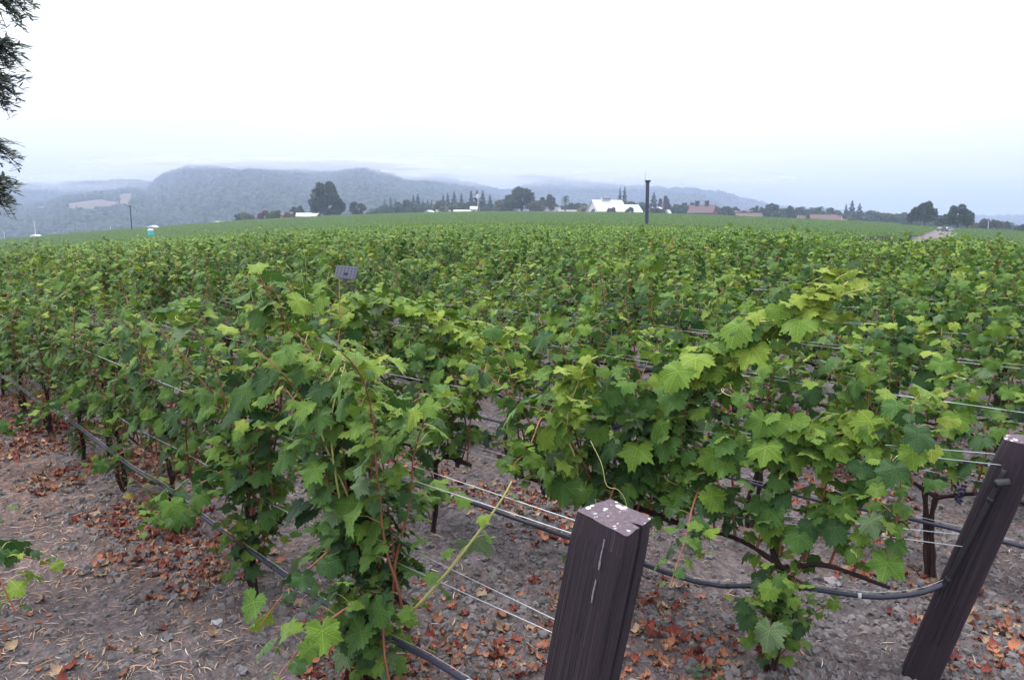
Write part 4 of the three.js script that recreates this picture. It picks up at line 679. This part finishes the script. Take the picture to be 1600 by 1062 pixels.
// ---------------------------------------------------------------- buildings of the distance
const white = std(0.56, 0.57, 0.60, 0.7), whiteRoof = std(0.50, 0.52, 0.56, 0.5), dark = std(0.03, 0.03, 0.035, 0.6), glass = std(0.06, 0.07, 0.09, 0.2), redWall = std(0.12, 0.045, 0.045, 0.9), pinkRoof = std(0.105, 0.065, 0.06, 0.85), greyRoof = std(0.22, 0.21, 0.22, 0.85), brickWall = std(0.22, 0.115, 0.085, 0.9), brownRoof = std(0.11, 0.06, 0.055, 0.9), tanWall = std(0.34, 0.27, 0.22, 0.9), paleGlass = std(0.55, 0.62, 0.70, 0.35);
function gable(t, w, d, wall, roof, wm, rm, o = {}) { // ridge along x; centre of the base at the origin
  const { x = 0, z = 0, windows = 0, door = true, over = 0.5, y = 0 } = o;
  const sh = new THREE.Shape([[-d / 2, -1.5], [d / 2, -1.5], [d / 2, wall], [0, wall + roof], [-d / 2, wall]].map(([a, b]) => new THREE.Vector2(a, b)));
  part('wall', new THREE.ExtrudeGeometry(sh, { depth: w, bevelEnabled: false }).translate(0, y, -w / 2).rotateY(Math.PI / 2).translate(x, 0, z), wm, t);
  const L = Math.hypot(d / 2 + over, roof * (1 + over * 2 / d)), a = Math.atan2(roof, d / 2), r = part('roof', merged([1, -1].map((s) => box(w + over * 2, 0.18, L).translate(0, 0, s * L / 2).rotateX(s * a).translate(x, y + wall + roof + 0.12, z))), rm, t);
  for (let k = 0; k < windows; k++) { const q = x + (k + 0.5) / windows * w - w / 2; const wn = part('window', box(w / windows * 0.42, wall * 0.4, 0.12, q, y + wall * 0.58, z + d / 2 + 0.04), glass, t); part('frame', box(w / windows * 0.5, wall * 0.07, 0.16, q, y + wall * 0.36, z + d / 2 + 0.05), white, wn); }
  if (door) part('door', box(1.2, Math.min(2.2, wall * 0.9), 0.1, x + w * 0.31, y + Math.min(1.1, wall * 0.45), z + d / 2 + 0.05), dark, t);
  return r;
}
function building(name, px, f, turn, label) { const t = thing(name, label, 'building', 'buildings beyond the vineyard'), p = spot((px - 800) / 1200, f); t.position.copy(p); t.rotation.y = turn; return t; }
{ // white barn
  const t = building('white_barn', 946, 520, 0.42, 'big white barn with a steep pale roof and ridge lantern'), r = gable(t, 22, 15, 3.2, 7.2, white, whiteRoof, { windows: 7, over: 0.8 });
  part('ridge_lantern', merged([box(6.4, 2.0, 2.6, -1, 11, 0), box(7.0, 0.25, 3.2, -1, 12.1, 0)]), white, t);
  for (let k = 0; k < 5; k++) part('louvre', box(0.8, 0.9, 0.1, -3.4 + k * 1.2, 11.1, 1.36), dark, t);
  gable(t, 13, 11, 2.8, 4.6, white, paleGlass, { x: 17, z: 1.5, windows: 4, door: false });
  part('porch_roof', box(20, 0.2, 2.4).rotateX(0.25).translate(-1, 3.0, 9.2), whiteRoof, t); for (let k = 0; k < 6; k++) part('porch_column', box(0.22, 3, 0.22, -10 + k * 3.6, 1.4, 10), white, t);
}
{ let t = building('red_barn', 1072, 600, 0.5, 'pink-roofed barn with two dark vent stacks, left of the pair'); gable(t, 16, 12, 3.5, 6, tanWall, pinkRoof, { windows: 4 }); for (const x of [-4, 4]) part('vent_stack', merged([box(2.4, 3, 2.4, x, 10.3, 0), box(2.8, 0.4, 2.8, x, 11.9, 0)]), dark, t);
  t = building('red_barn', 1094, 570, -0.5, 'dark red barn with two tall vent stacks, right of the pair'); gable(t, 18, 14, 4.5, 5.5, redWall, pinkRoof, { windows: 4 }); for (const x of [-4, 3]) part('vent_stack', merged([box(2.6, 3.6, 2.6, x, 11, 0), box(3, 0.4, 3, x, 12.9, 0)]), dark, t);
  t = building('brick_hall', 1133, 600, -0.08, 'long low brick hall right of the red barns'); gable(t, 36, 14, 4, 3.2, brickWall, pinkRoof, { windows: 10 }); part('chimney', box(1.6, 2.6, 1.6, 8, 7.4, 0), redWall, t);
  t = building('brick_hall', 1165, 570, -0.1, 'dark-porched brick wing at the right of the long hall'); gable(t, 18, 10, 3, 2.4, brickWall, pinkRoof, { windows: 3 }); part('porch', box(8, 2.4, 3, -3, 1.2, 6.2), dark, t);
  t = building('long_shed', 1258, 590, -0.1, 'long shed with a pinkish grey roof, left of two'); gable(t, 16, 10, 3, 3, white, pinkRoof, { windows: 4 });
  t = building('long_shed', 1280, 560, -0.12, 'red-walled long shed with a pinkish roof, right of two'); gable(t, 18, 12, 3, 3.6, redWall, pinkRoof, { windows: 5 });
  t = building('brown_hall', 1332, 590, -0.15, 'long brown-roofed hall under the right-hand conifers'); gable(t, 27, 13, 2.6, 4.2, brownRoof, brownRoof, { windows: 7 }); part('arched_dormer', new THREE.CylinderGeometry(3, 3, 9, 16).rotateX(Math.PI / 2).translate(-4, 2.6, 2.5), brownRoof, t);
  t = building('brown_hall', 1296, 600, -0.15, 'brown gabled hall left of the arched dormer'); gable(t, 15, 12, 2.6, 4.6, brownRoof, brownRoof, { windows: 3 });
  t = building('white_shed', 1366, 540, -0.2, 'low white shed right of the brown halls'); gable(t, 7, 5, 1.8, 1.1, white, whiteRoof, { windows: 2, door: false });
  t = building('grey_house', 861, 560, 0.3, 'grey-roofed house below the open-crowned oak'); gable(t, 12, 9, 2.6, 3.4, tanWall, greyRoof, { windows: 3 }); part('chimney', box(1, 2, 1, 2, 6.6, 0), brickWall, t);
  t = building('white_shed', 887, 540, 0.05, 'long white shed with dark roof under the palm'); gable(t, 14, 7, 2.4, 1.4, white, greyRoof, { windows: 5 });
  t = building('white_house', 1021, 565, 0.3, 'small white square house under the broad conifer'); gable(t, 7, 7, 6, 1.4, white, whiteRoof, { windows: 2 });
  t = building('white_cottage', 1041, 560, 0.9, 'small white pointed cottage left of the red barns'); gable(t, 4, 4, 2.4, 3.2, white, whiteRoof, { windows: 1, door: false });
  t = building('white_shed', 694, 560, 0.1, 'white gabled shed in front of the olive mound, the nearer the middle'); gable(t, 10, 8, 2.2, 2.6, white, whiteRoof, { windows: 3 });
  t = building('white_shed', 673, 565, 1.2, 'small white gabled shed at the left of the white sheds'); gable(t, 8, 6, 2.2, 2.2, white, whiteRoof, { windows: 2 });
  t = building('white_shed', 723, 545, 0.05, 'flat white shed left of the white tank house'); gable(t, 11, 7, 2.8, 1.0, white, whiteRoof, { windows: 4 });
  t = building('tank_house', 741, 545, 0.05, 'small tall white tank house below the windmill'); gable(t, 4.5, 4.5, 4.6, 1.6, white, whiteRoof, { windows: 1, door: false });
  t = building('farm_shed', 479, 450, 0.2, 'left white-roofed farm shed beside the tallest oak'); gable(t, 8, 7, 1.8, 1.8, tanWall, whiteRoof, { windows: 2 });
  t = building('farm_shed', 493, 440, -0.3, 'right white-roofed farm shed beside the tallest oak'); gable(t, 7, 6, 1.4, 1.6, brickWall, whiteRoof, { windows: 2 });
  t = building('farm_house', 449, 470, 0.2, 'pale farm house half hidden by the bushy trees'); gable(t, 9, 8, 3.2, 2, tanWall, pinkRoof, { windows: 3 });
}
{ // windmill, masts and poles
  const t = thing('windmill', 'small farm windmill with a round fan before the conifers', 'windmill'); const p = spot(-0.0435, 545), pale = std(0.6, 0.62, 0.66, 0.6);
  part('tower', merged([[-1, -1], [1, -1], [1, 1], [-1, 1]].map(([a, b]) => tube([V(a * 0.9, 0, b * 0.9), V(a * 0.1, 13, b * 0.1)], 0.1, 5, false))), pale, t); for (let k = 0; k < 14; k++) part('blade', box(0.45, 1.5, 0.05).translate(0, 1.05, 0).rotateY(0.4).rotateZ(k / 14 * 6.2832).translate(0, 13.2, 0.5), pale, t); part('tail_vane', box(0.06, 0.9, 1.6, 0, 13.2, -1.6), pale, t); t.position.copy(p);
  const m = thing('wind_machine', 'tall black mast standing in the vines right of the white barn', 'mast'), q = spot(0.1735, 180), black = std(0.018, 0.02, 0.045, 0.5);
  part('mast', tube([V(0, -0.3, 0), V(0, 5, 0), V(0, 11.0, 0)], 0.42, 14, false), black, m); part('gearbox', merged([new THREE.CylinderGeometry(0.62, 0.5, 0.5, 14).translate(0, 11.05, 0), box(0.5, 0.4, 1.1, 0.35, 11.1, 0)]), black, m); part('blade', box(0.1, 3.4, 0.34).rotateX(0.06).rotateZ(0.03).translate(-0.62, 11.4, 0), std(0.45, 0.46, 0.5, 0.6), m); m.position.copy(q);
  const w = thing('wind_machine', 'dark wind machine with tilted propeller over the left vines', 'mast'), v = spot(-0.4905, 320); part('mast', tube([V(0, -0.3, 0), V(0, 5, 0), V(0, 10.4, 0)], 0.24, 10, false), black, w); part('gearbox', box(0.5, 0.5, 1.0, 0, 10.5, 0), black, w); for (const s of [-1, 1]) part('blade', box(2.4, 0.16, 0.34).translate(s * 1.3, 0, 0.5).rotateZ(-0.36).translate(-0.2, 10.6, 0), black, w); w.position.copy(v);
  [[-0.6155, 330, 7.5, 'thin white pole among the left vines by the white tent'], [-0.656, 380, 5, 'short white pole at the far left edge of the field'], [-0.518, 440, 4, 'short white pole near the left hillside'], [0.4245, 480, 5.5, 'thin pale pole before the brown halls'], [0.614, 330, 4.5, 'thin pale pole before the hazy clump at right']].forEach(([b, f, h, l]) => { const o = thing('field_pole', l, 'pole', 'thin pale poles'); part('pole', tube([V(0, -0.2, 0), V(0, h, 0)], 0.11, 6, false), std(0.6, 0.62, 0.66, 0.6), o); part('cap', box(0.5, 0.12, 0.5, 0, h, 0), white, o); o.position.copy(spot(b, f)); });
  // blue-green portable cabin among the vines
  const c = thing('portable_toilet', 'turquoise portable toilet with a white roof among the left vines', 'toilet'), teal = std(0.03, 0.42, 0.46, 0.5); part('cabin', box(1.15, 2.1, 1.15, 0, 1.05, 0), teal, c); part('door', box(0.8, 1.8, 0.05, 0, 1.0, 0.6), std(0.04, 0.5, 0.54, 0.5), c); part('roof', new THREE.SphereGeometry(0.82, 14, 8, 0, 6.2832, 0, 1.57).scale(0.95, 0.55, 0.95).translate(0, 2.08, 0), white, c); part('vent', tube([V(0.4, 2.0, -0.4), V(0.4, 2.7, -0.4)], 0.06, 6, false), white, c); c.position.copy(spot(-0.4665, 212)); c.scale.setScalar(1.05); c.position.y += 0.15;
  [[-0.615, 330, 3.2, 'low white tent at the far left of the vines'], [-0.4625, 330, 3.6, 'low white tent beyond the turquoise toilet'], [-0.379, 430, 5, 'long white tent left of the small dark shrub']].forEach(([b, f, w2, l]) => { const o = thing('field_tent', l, 'tent', 'white tents in the field'), sh = new THREE.Shape([[-w2 / 2, 0], [w2 / 2, 0], [w2 / 2 - 0.3, 1.3], [0, 1.8], [-w2 / 2 + 0.3, 1.3]].map(([a, d]) => new THREE.Vector2(a, d))); part('canopy', new THREE.ExtrudeGeometry(sh, { depth: 4, bevelEnabled: true, bevelSize: 0.1, bevelThickness: 0.1, bevelSegments: 1 }).translate(0, 0.1, -2), white, o); part('opening', box(w2 * 0.3, 1.1, 0.06, 0, 0.6, 2.13), greyRoof, o); o.position.copy(spot(b, f)); });
}
{ // parked cars along the far road
  const side = new THREE.Shape([[-2.2, 0.35], [2.2, 0.35], [2.25, 0.85], [1.35, 0.98], [0.7, 1.5], [-1.1, 1.52], [-1.9, 1.0], [-2.25, 0.92]].map(([a, b]) => new THREE.Vector2(a, b))), body = new THREE.ExtrudeGeometry(side, { depth: 1.5, bevelEnabled: true, bevelSize: 0.08, bevelThickness: 0.12, bevelSegments: 2 }).translate(0, 0, -0.75), pane = new THREE.ExtrudeGeometry(new THREE.Shape([[-1.5, 1.0], [1.1, 1.0], [0.6, 1.42], [-1.0, 1.44]].map(([a, b]) => new THREE.Vector2(a, b))), { depth: 1.78, bevelEnabled: false }).translate(0, 0, -0.89), wheel = new THREE.CylinderGeometry(0.33, 0.33, 0.2, 14).rotateX(Math.PI / 2);
  [[668, 548, 0.1, white, 'white car at the left of the white sheds'], [706, 540, -0.1, white, 'white car between the white sheds'], [766, 545, 0.05, white, 'white car right of the windmill'], [784, 545, 0.1, std(0.5, 0.52, 0.55, 0.4), 'silver car before the olive tree'], [1002, 520, 0.0, white, 'white car at the foot of the black mast'], [1051, 545, 0.1, white, 'white car before the red barns'], [1216, 545, 0.0, white, 'white car below the low green tree'], [1466, 290, 0.5, std(0.12, 0.12, 0.15, 0.4), 'dark car parked at the end of the dirt lane'], [1475, 292, 0.4, std(0.4, 0.42, 0.46, 0.4), 'grey car parked at the end of the dirt lane']].forEach(([px, f, turn, m, l]) => { const t = thing('parked_car', l, 'car', 'cars parked beyond the vineyard'); part('body', body, m, t); part('window', pane, glass, t); for (const [a, b] of [[-1.35, -0.8], [1.35, -0.8], [-1.35, 0.8], [1.35, 0.8]]) part('wheel', wheel.clone().translate(a, 0.33, b), dark, t); t.position.copy(spot((px - 800) / 1200, f)); t.rotation.y = turn; });
}
console.log('far things');

// ---------------------------------------------------------------- wooded hills
{
  const blob = (() => { const g = mergeVertices(new THREE.IcosahedronGeometry(1, 1).deleteAttribute('uv').deleteAttribute('normal')), p = g.attributes.position; for (let k = 0; k < p.count; k++) { const s = 1 + 0.45 * noise(p.getX(k) * 1.9, p.getY(k) * 1.9 + 4, p.getZ(k) * 1.9); p.setXYZ(k, p.getX(k) * s, p.getY(k) * s, p.getZ(k) * s); } g.computeVertexNormals(); return g; })();
  const cone = new THREE.ConeGeometry(0.8, 2.2, 6, 3).translate(0, 0.2, 0);
  const forestMat = std(1, 1, 1, 0.95), slopeMat = std(1, 1, 1, 1, { vertexColors: true });
  const curve = (pts, x) => { if (x <= pts[0][0]) return pts[0][1]; for (let k = 1; k < pts.length; k++) if (x <= pts[k][0]) { const t = (x - pts[k - 1][0]) / (pts[k][0] - pts[k - 1][0]); const u = t * t * (3 - 2 * t) * 0.5 + t * 0.5; return lerp(pts[k - 1][1], pts[k][1], u); } return pts[pts.length - 1][1]; };
  function hill(label, seed, skyline, f0, f1, trees, size, patches = [], lower = 9) {
    const x0 = skyline[0][0], x1 = skyline[skyline.length - 1][0], NX = 170, NS = 60, pos = [], col = [], idx = [];
    const heightAt = (px, s) => { const b = (px - 800) / 1200, f = lerp(f0, f1, s), ridge = EYE + (345 - curve(skyline, px) - lower) / 1200 * f1, base = Math.min(-2, land(b * f0, f0)) - 12; const up = s <= 1 ? 1 - Math.pow(1 - s, 1.45) : 1 - (s - 1) * 1.6; const spur = (Math.abs(fbm(b * 6 + seed, s * 0.9, seed, 3)) - 0.12) * 70 * Math.sin(Math.PI * clamp(s, 0, 1)); return [b * f, lerp(base, ridge, up) + spur * Math.min(1, (ridge - base) / 150) + (1 - Math.abs(2 * s - 1)) * 0, f]; };
    const bare = (px, s) => patches.some(([cx, cs, rx, rs]) => { const n = 0.5 * noise(px * 0.06, s * 14, 2); return Math.pow((px - cx) / rx, 2) + Math.pow((s - cs) / rs, 2) + n < 1; });
    for (let j = 0; j <= NS; j++) for (let i = 0; i <= NX; i++) { const px = lerp(x0, x1, i / NX), s = j / NS * 1.25, [x, y, f] = heightAt(px, s); pos.push(x, y, -f); const b = 0.8 + 0.3 * noise(px * 0.1, s * 20, 1); bare(px, s) ? col.push(0.125 * b, 0.088 * b, 0.072 * b) : col.push(0.022 * b, 0.034 * b, 0.026 * b); }
    for (let j = 0; j < NS; j++) for (let i = 0; i < NX; i++) { const a = j * (NX + 1) + i; idx.push(a, a + 1, a + NX + 1, a + 1, a + NX + 2, a + NX + 1); }
    const g = new THREE.BufferGeometry(); g.setAttribute('position', new THREE.Float32BufferAttribute(pos, 3)); g.setAttribute('color', new THREE.Float32BufferAttribute(col, 3)); g.setIndex(idx); g.computeVertexNormals();
    const h = structure('hill', g, slopeMat, label), R = generator(seed * 91 + 5);
    const lists = [[], []]; for (let k = 0; k < trees; k++) { const px = lerp(x0, x1, R()), s = R() * 1.05; if (bare(px, s) || bare(px, s + 0.09)) continue; const [x, y, f] = heightAt(px, s), ridge = curve(skyline, px); if (ridge > 341) continue; lists[R() < 0.88 ? 0 : 1].push([x, y, f, size * (0.55 + R() * 0.75), R()]); }
    [blob, cone].forEach((geo, n) => { const list = lists[n]; if (!list.length) return; const o = new THREE.InstancedMesh(geo, forestMat, list.length); o.name = 'forest'; o.userData.kind = 'stuff'; shade(o); const m = new THREE.Matrix4(), q = new THREE.Quaternion(), c = new THREE.Color(); list.forEach(([x, y, f, s, r], i) => { m.compose(V(x, y + s * 0.5, -f), q.setFromAxisAngle(V(0, 1, 0), r * 6), V(s, s * (0.9 + r * 0.5), s)); o.setMatrixAt(i, m); const b = 0.7 + ((i * 31) % 17) / 22; o.setColorAt(i, c.setRGB(0.022 * b, 0.036 * b, 0.026 * b)); }); h.add(o); });
  }
  hill('main wooded hill with its flat top in the cloud', 3, [[120, 352], [170, 335], [205, 312], [235, 291], [270, 274], [310, 263], [360, 259], [420, 258], [470, 260], [520, 265], [575, 261], [610, 268], [640, 279], [680, 283], [730, 288], [780, 299], [840, 322], [900, 350]], 1000, 3300, 26000, 8, [], 13);
  hill('lower wooded slope with brown clearings at the left', 5, [[-120, 312], [-40, 316], [20, 318], [80, 320], [120, 312], [170, 305], [215, 300], [260, 312], [320, 350]], 900, 2200, 14000, 6.5, [[152, 0.5, 48, 0.12], [206, 0.66, 13, 0.22], [75, 0.7, 14, 0.12]], 2);
  hill('hazy wooded ridge behind the left slope', 7, [[-160, 292], [-60, 294], [0, 294], [60, 289], [130, 284], [200, 281], [260, 284], [340, 300], [420, 350]], 1800, 3500, 8000, 11);
  hill('low hazy ridge behind the white barn', 11, [[800, 352], [840, 322], [880, 304], [925, 297], [960, 301], [1000, 313], [1040, 303], [1090, 302], [1130, 316], [1200, 328], [1260, 350]], 1900, 3100, 6000, 10);
  hill('pale high ridge behind the middle of the valley', 13, [[560, 300], [620, 277], [680, 274], [740, 285], [790, 296], [830, 285], [860, 279], [900, 281], [960, 287], [1020, 291], [1080, 292], [1120, 299], [1160, 310], [1220, 321], [1300, 331], [1380, 350]], 2600, 3800, 6000, 12);
  hill('very pale ridge far off at the right', 17, [[1080, 318], [1160, 316], [1250, 322], [1340, 328], [1400, 333], [1460, 335], [1520, 333], [1600, 334], [1700, 334], [1800, 330]], 3000, 4000, 3000, 12);
}
{ // low stratus lying on the hilltops: many thin overlapping veils of mist that let the light through
  const R = generator(404), G = new Gather(), ball = new THREE.SphereGeometry(1, 24, 12), q = new THREE.Quaternion();
  const lay = (px0, px1, y0, y1, f0, f1, n, w, h) => { for (let k = 0; k < n; k++) { const f = lerp(f0, f1, R()), px = lerp(px0, px1, (k + R()) / n), y = lerp(y0, y1, R()); G.add(ball, new THREE.Matrix4().compose(V((px - 800) / 1200 * f, EYE + (345 - y) / 1200 * f, -f), q, V(w * (0.6 + R()), h * (0.5 + R()), w * 0.6)), [1, 1, 1]); } };
  lay(200, 690, 276, 254, 2100, 3100, 60, 200, 15); lay(-160, 300, 298, 276, 2500, 3400, 44, 240, 18); lay(620, 1140, 290, 270, 2900, 3600, 34, 300, 20);
  const m = new THREE.MeshPhysicalMaterial({ roughness: 1, transmission: 0.85, thickness: 0, transparent: true, opacity: 0.065, specularIntensity: 0, side: THREE.DoubleSide }); m.color.setRGB(1, 1, 1);
  const c = shade(new THREE.Mesh(G.build(), m)); c.name = 'low_cloud'; scene.add(c); c.userData = { kind: 'structure', label: 'low stratus cloud lying on the hilltops', category: 'cloud' };
}
console.log('hills');

// ---------------------------------------------------------------- olive tree hanging in from the left
{
  const t = thing('olive_tree', 'narrow-leaved grey-green tree hanging in at the upper left', 'tree'), R = generator(61), bark = std(0.11, 0.10, 0.095, 0.95, { map: barkMap, bumpMap: barkMap, bumpScale: 0.008 });
  const base = [-4.9, 3.3]; t.position.set(base[0], land(...base), -base[1]);
  const at = (x, y, f) => V(x + (f >= 3.8 ? 0.14 : 0) - base[0], y, -(f - base[1]));
  part('trunk', tube([at(-4.9, -0.1, 3.3), at(-4.86, 0.8, 3.33), at(-4.95, 1.7, 3.4), at(-4.8, 2.4, 3.5)], (u) => lerp(0.15, 0.08, u), 10), bark, t);
  const limbs = [[[-4.8, 2.3, 3.5], [-4.0, 2.75, 3.7], [-3.1, 2.95, 3.9], [-2.62, 2.86, 4.0]], [[-4.0, 2.75, 3.7], [-3.3, 2.75, 3.9], [-2.7, 2.62, 4.0]], [[-4.0, 2.75, 3.7], [-3.3, 2.6, 3.9], [-2.74, 2.45, 4.0]], [[-4.85, 2.1, 3.45], [-4.1, 2.3, 3.7], [-3.4, 2.3, 3.9], [-2.78, 2.14, 4.0]], [[-4.1, 2.3, 3.7], [-3.5, 2.12, 3.85], [-2.78, 1.93, 4.0]], [[-4.8, 2.4, 3.5], [-5.2, 3.2, 3.4], [-5.4, 3.8, 3.3]], [[-4.8, 2.4, 3.5], [-4.5, 3.3, 3.0], [-4.1, 3.9, 2.8]], [[-4.0, 2.75, 3.7], [-3.4, 3.2, 3.95], [-2.7, 3.1, 4.0]], [[-4.0, 2.75, 3.7], [-3.4, 3.0, 3.7], [-2.9, 2.75, 3.8]]];
  const leafG = (() => { const pos = [], idx = []; for (let k = 0; k <= 4; k++) { const u = k / 4, w = 0.14 * Math.sin(Math.PI * Math.min(1, u * 0.92 + 0.06)); pos.push(-w, u, 0.03 * Math.sin(u * 3), 0, u, 0.0, w, u, 0.03 * Math.sin(u * 3)); if (k) { const o = k * 3; idx.push(o - 3, o - 2, o, o - 2, o + 1, o, o - 2, o - 1, o + 1, o - 1, o + 2, o + 1); } } const g = new THREE.BufferGeometry(); g.setAttribute('position', new THREE.Float32BufferAttribute(pos, 3)); g.setIndex(idx); g.computeVertexNormals(); return g; })();
  const G = new Gather(), twigs = [], visible = [];
  limbs.forEach((l, n) => {
    const pts = l.map(([x, y, f]) => at(x, y, f)), c = new THREE.CatmullRomCurve3(pts), L = c.getLength(); part('limb', tube(pts, (u) => lerp(n < 3 ? 0.035 : 0.03, 0.006, u), 7), bark, t);
    const count = n < 5 || n > 6 ? 300 : 40;
    for (let k = 0; k < count; k++) {
      const u = 0.3 + 0.7 * (k + R()) / count, p = c.getPointAt(Math.min(1, u)), d = c.getTangentAt(Math.min(1, u)).multiplyScalar(0.6).add(V(R() - 0.5, (R() - 0.62) * 1.2, R() - 0.5)).normalize(), len = 0.09 + R() * 0.12, tw = [p.clone()], q = p.clone();
      for (let s = 0; s < 5; s++) { d.y -= 0.10; d.normalize(); q.addScaledVector(d, len / 5); tw.push(q.clone()); } twigs.push(tube(tw, (w) => lerp(0.003, 0.0012, w), 4, false));
      const tc = new THREE.CatmullRomCurve3(tw); for (let s = 0.06; s < 1; s += 0.085) { const a = tc.getPointAt(s), tg = tc.getTangentAt(s); for (const sd of [-1, 1]) { const dir = V(R() - 0.5, R() - 0.5, R() - 0.5).addScaledVector(tg, -0.3).normalize().multiplyScalar(sd).addScaledVector(tg, 0.75), b = 0.7 + R() * 0.6, pale = R() < 0.35; G.add(leafG, leafMatrix(a, V(R() - 0.5, 0.6 + R(), R() - 0.5), dir, 0.03 + R() * 0.022), pale ? [0.30 * b, 0.33 * b, 0.30 * b] : [0.13 * b, 0.17 * b, 0.135 * b]); } }
    }
  });
  part('twigs', merged(twigs), bark, t, 'stuff'); const om = crownMat.clone(); om.transmission = 0.38; part('foliage', G.build(), om, t, 'stuff');
}
renderer.render(scene, camera);
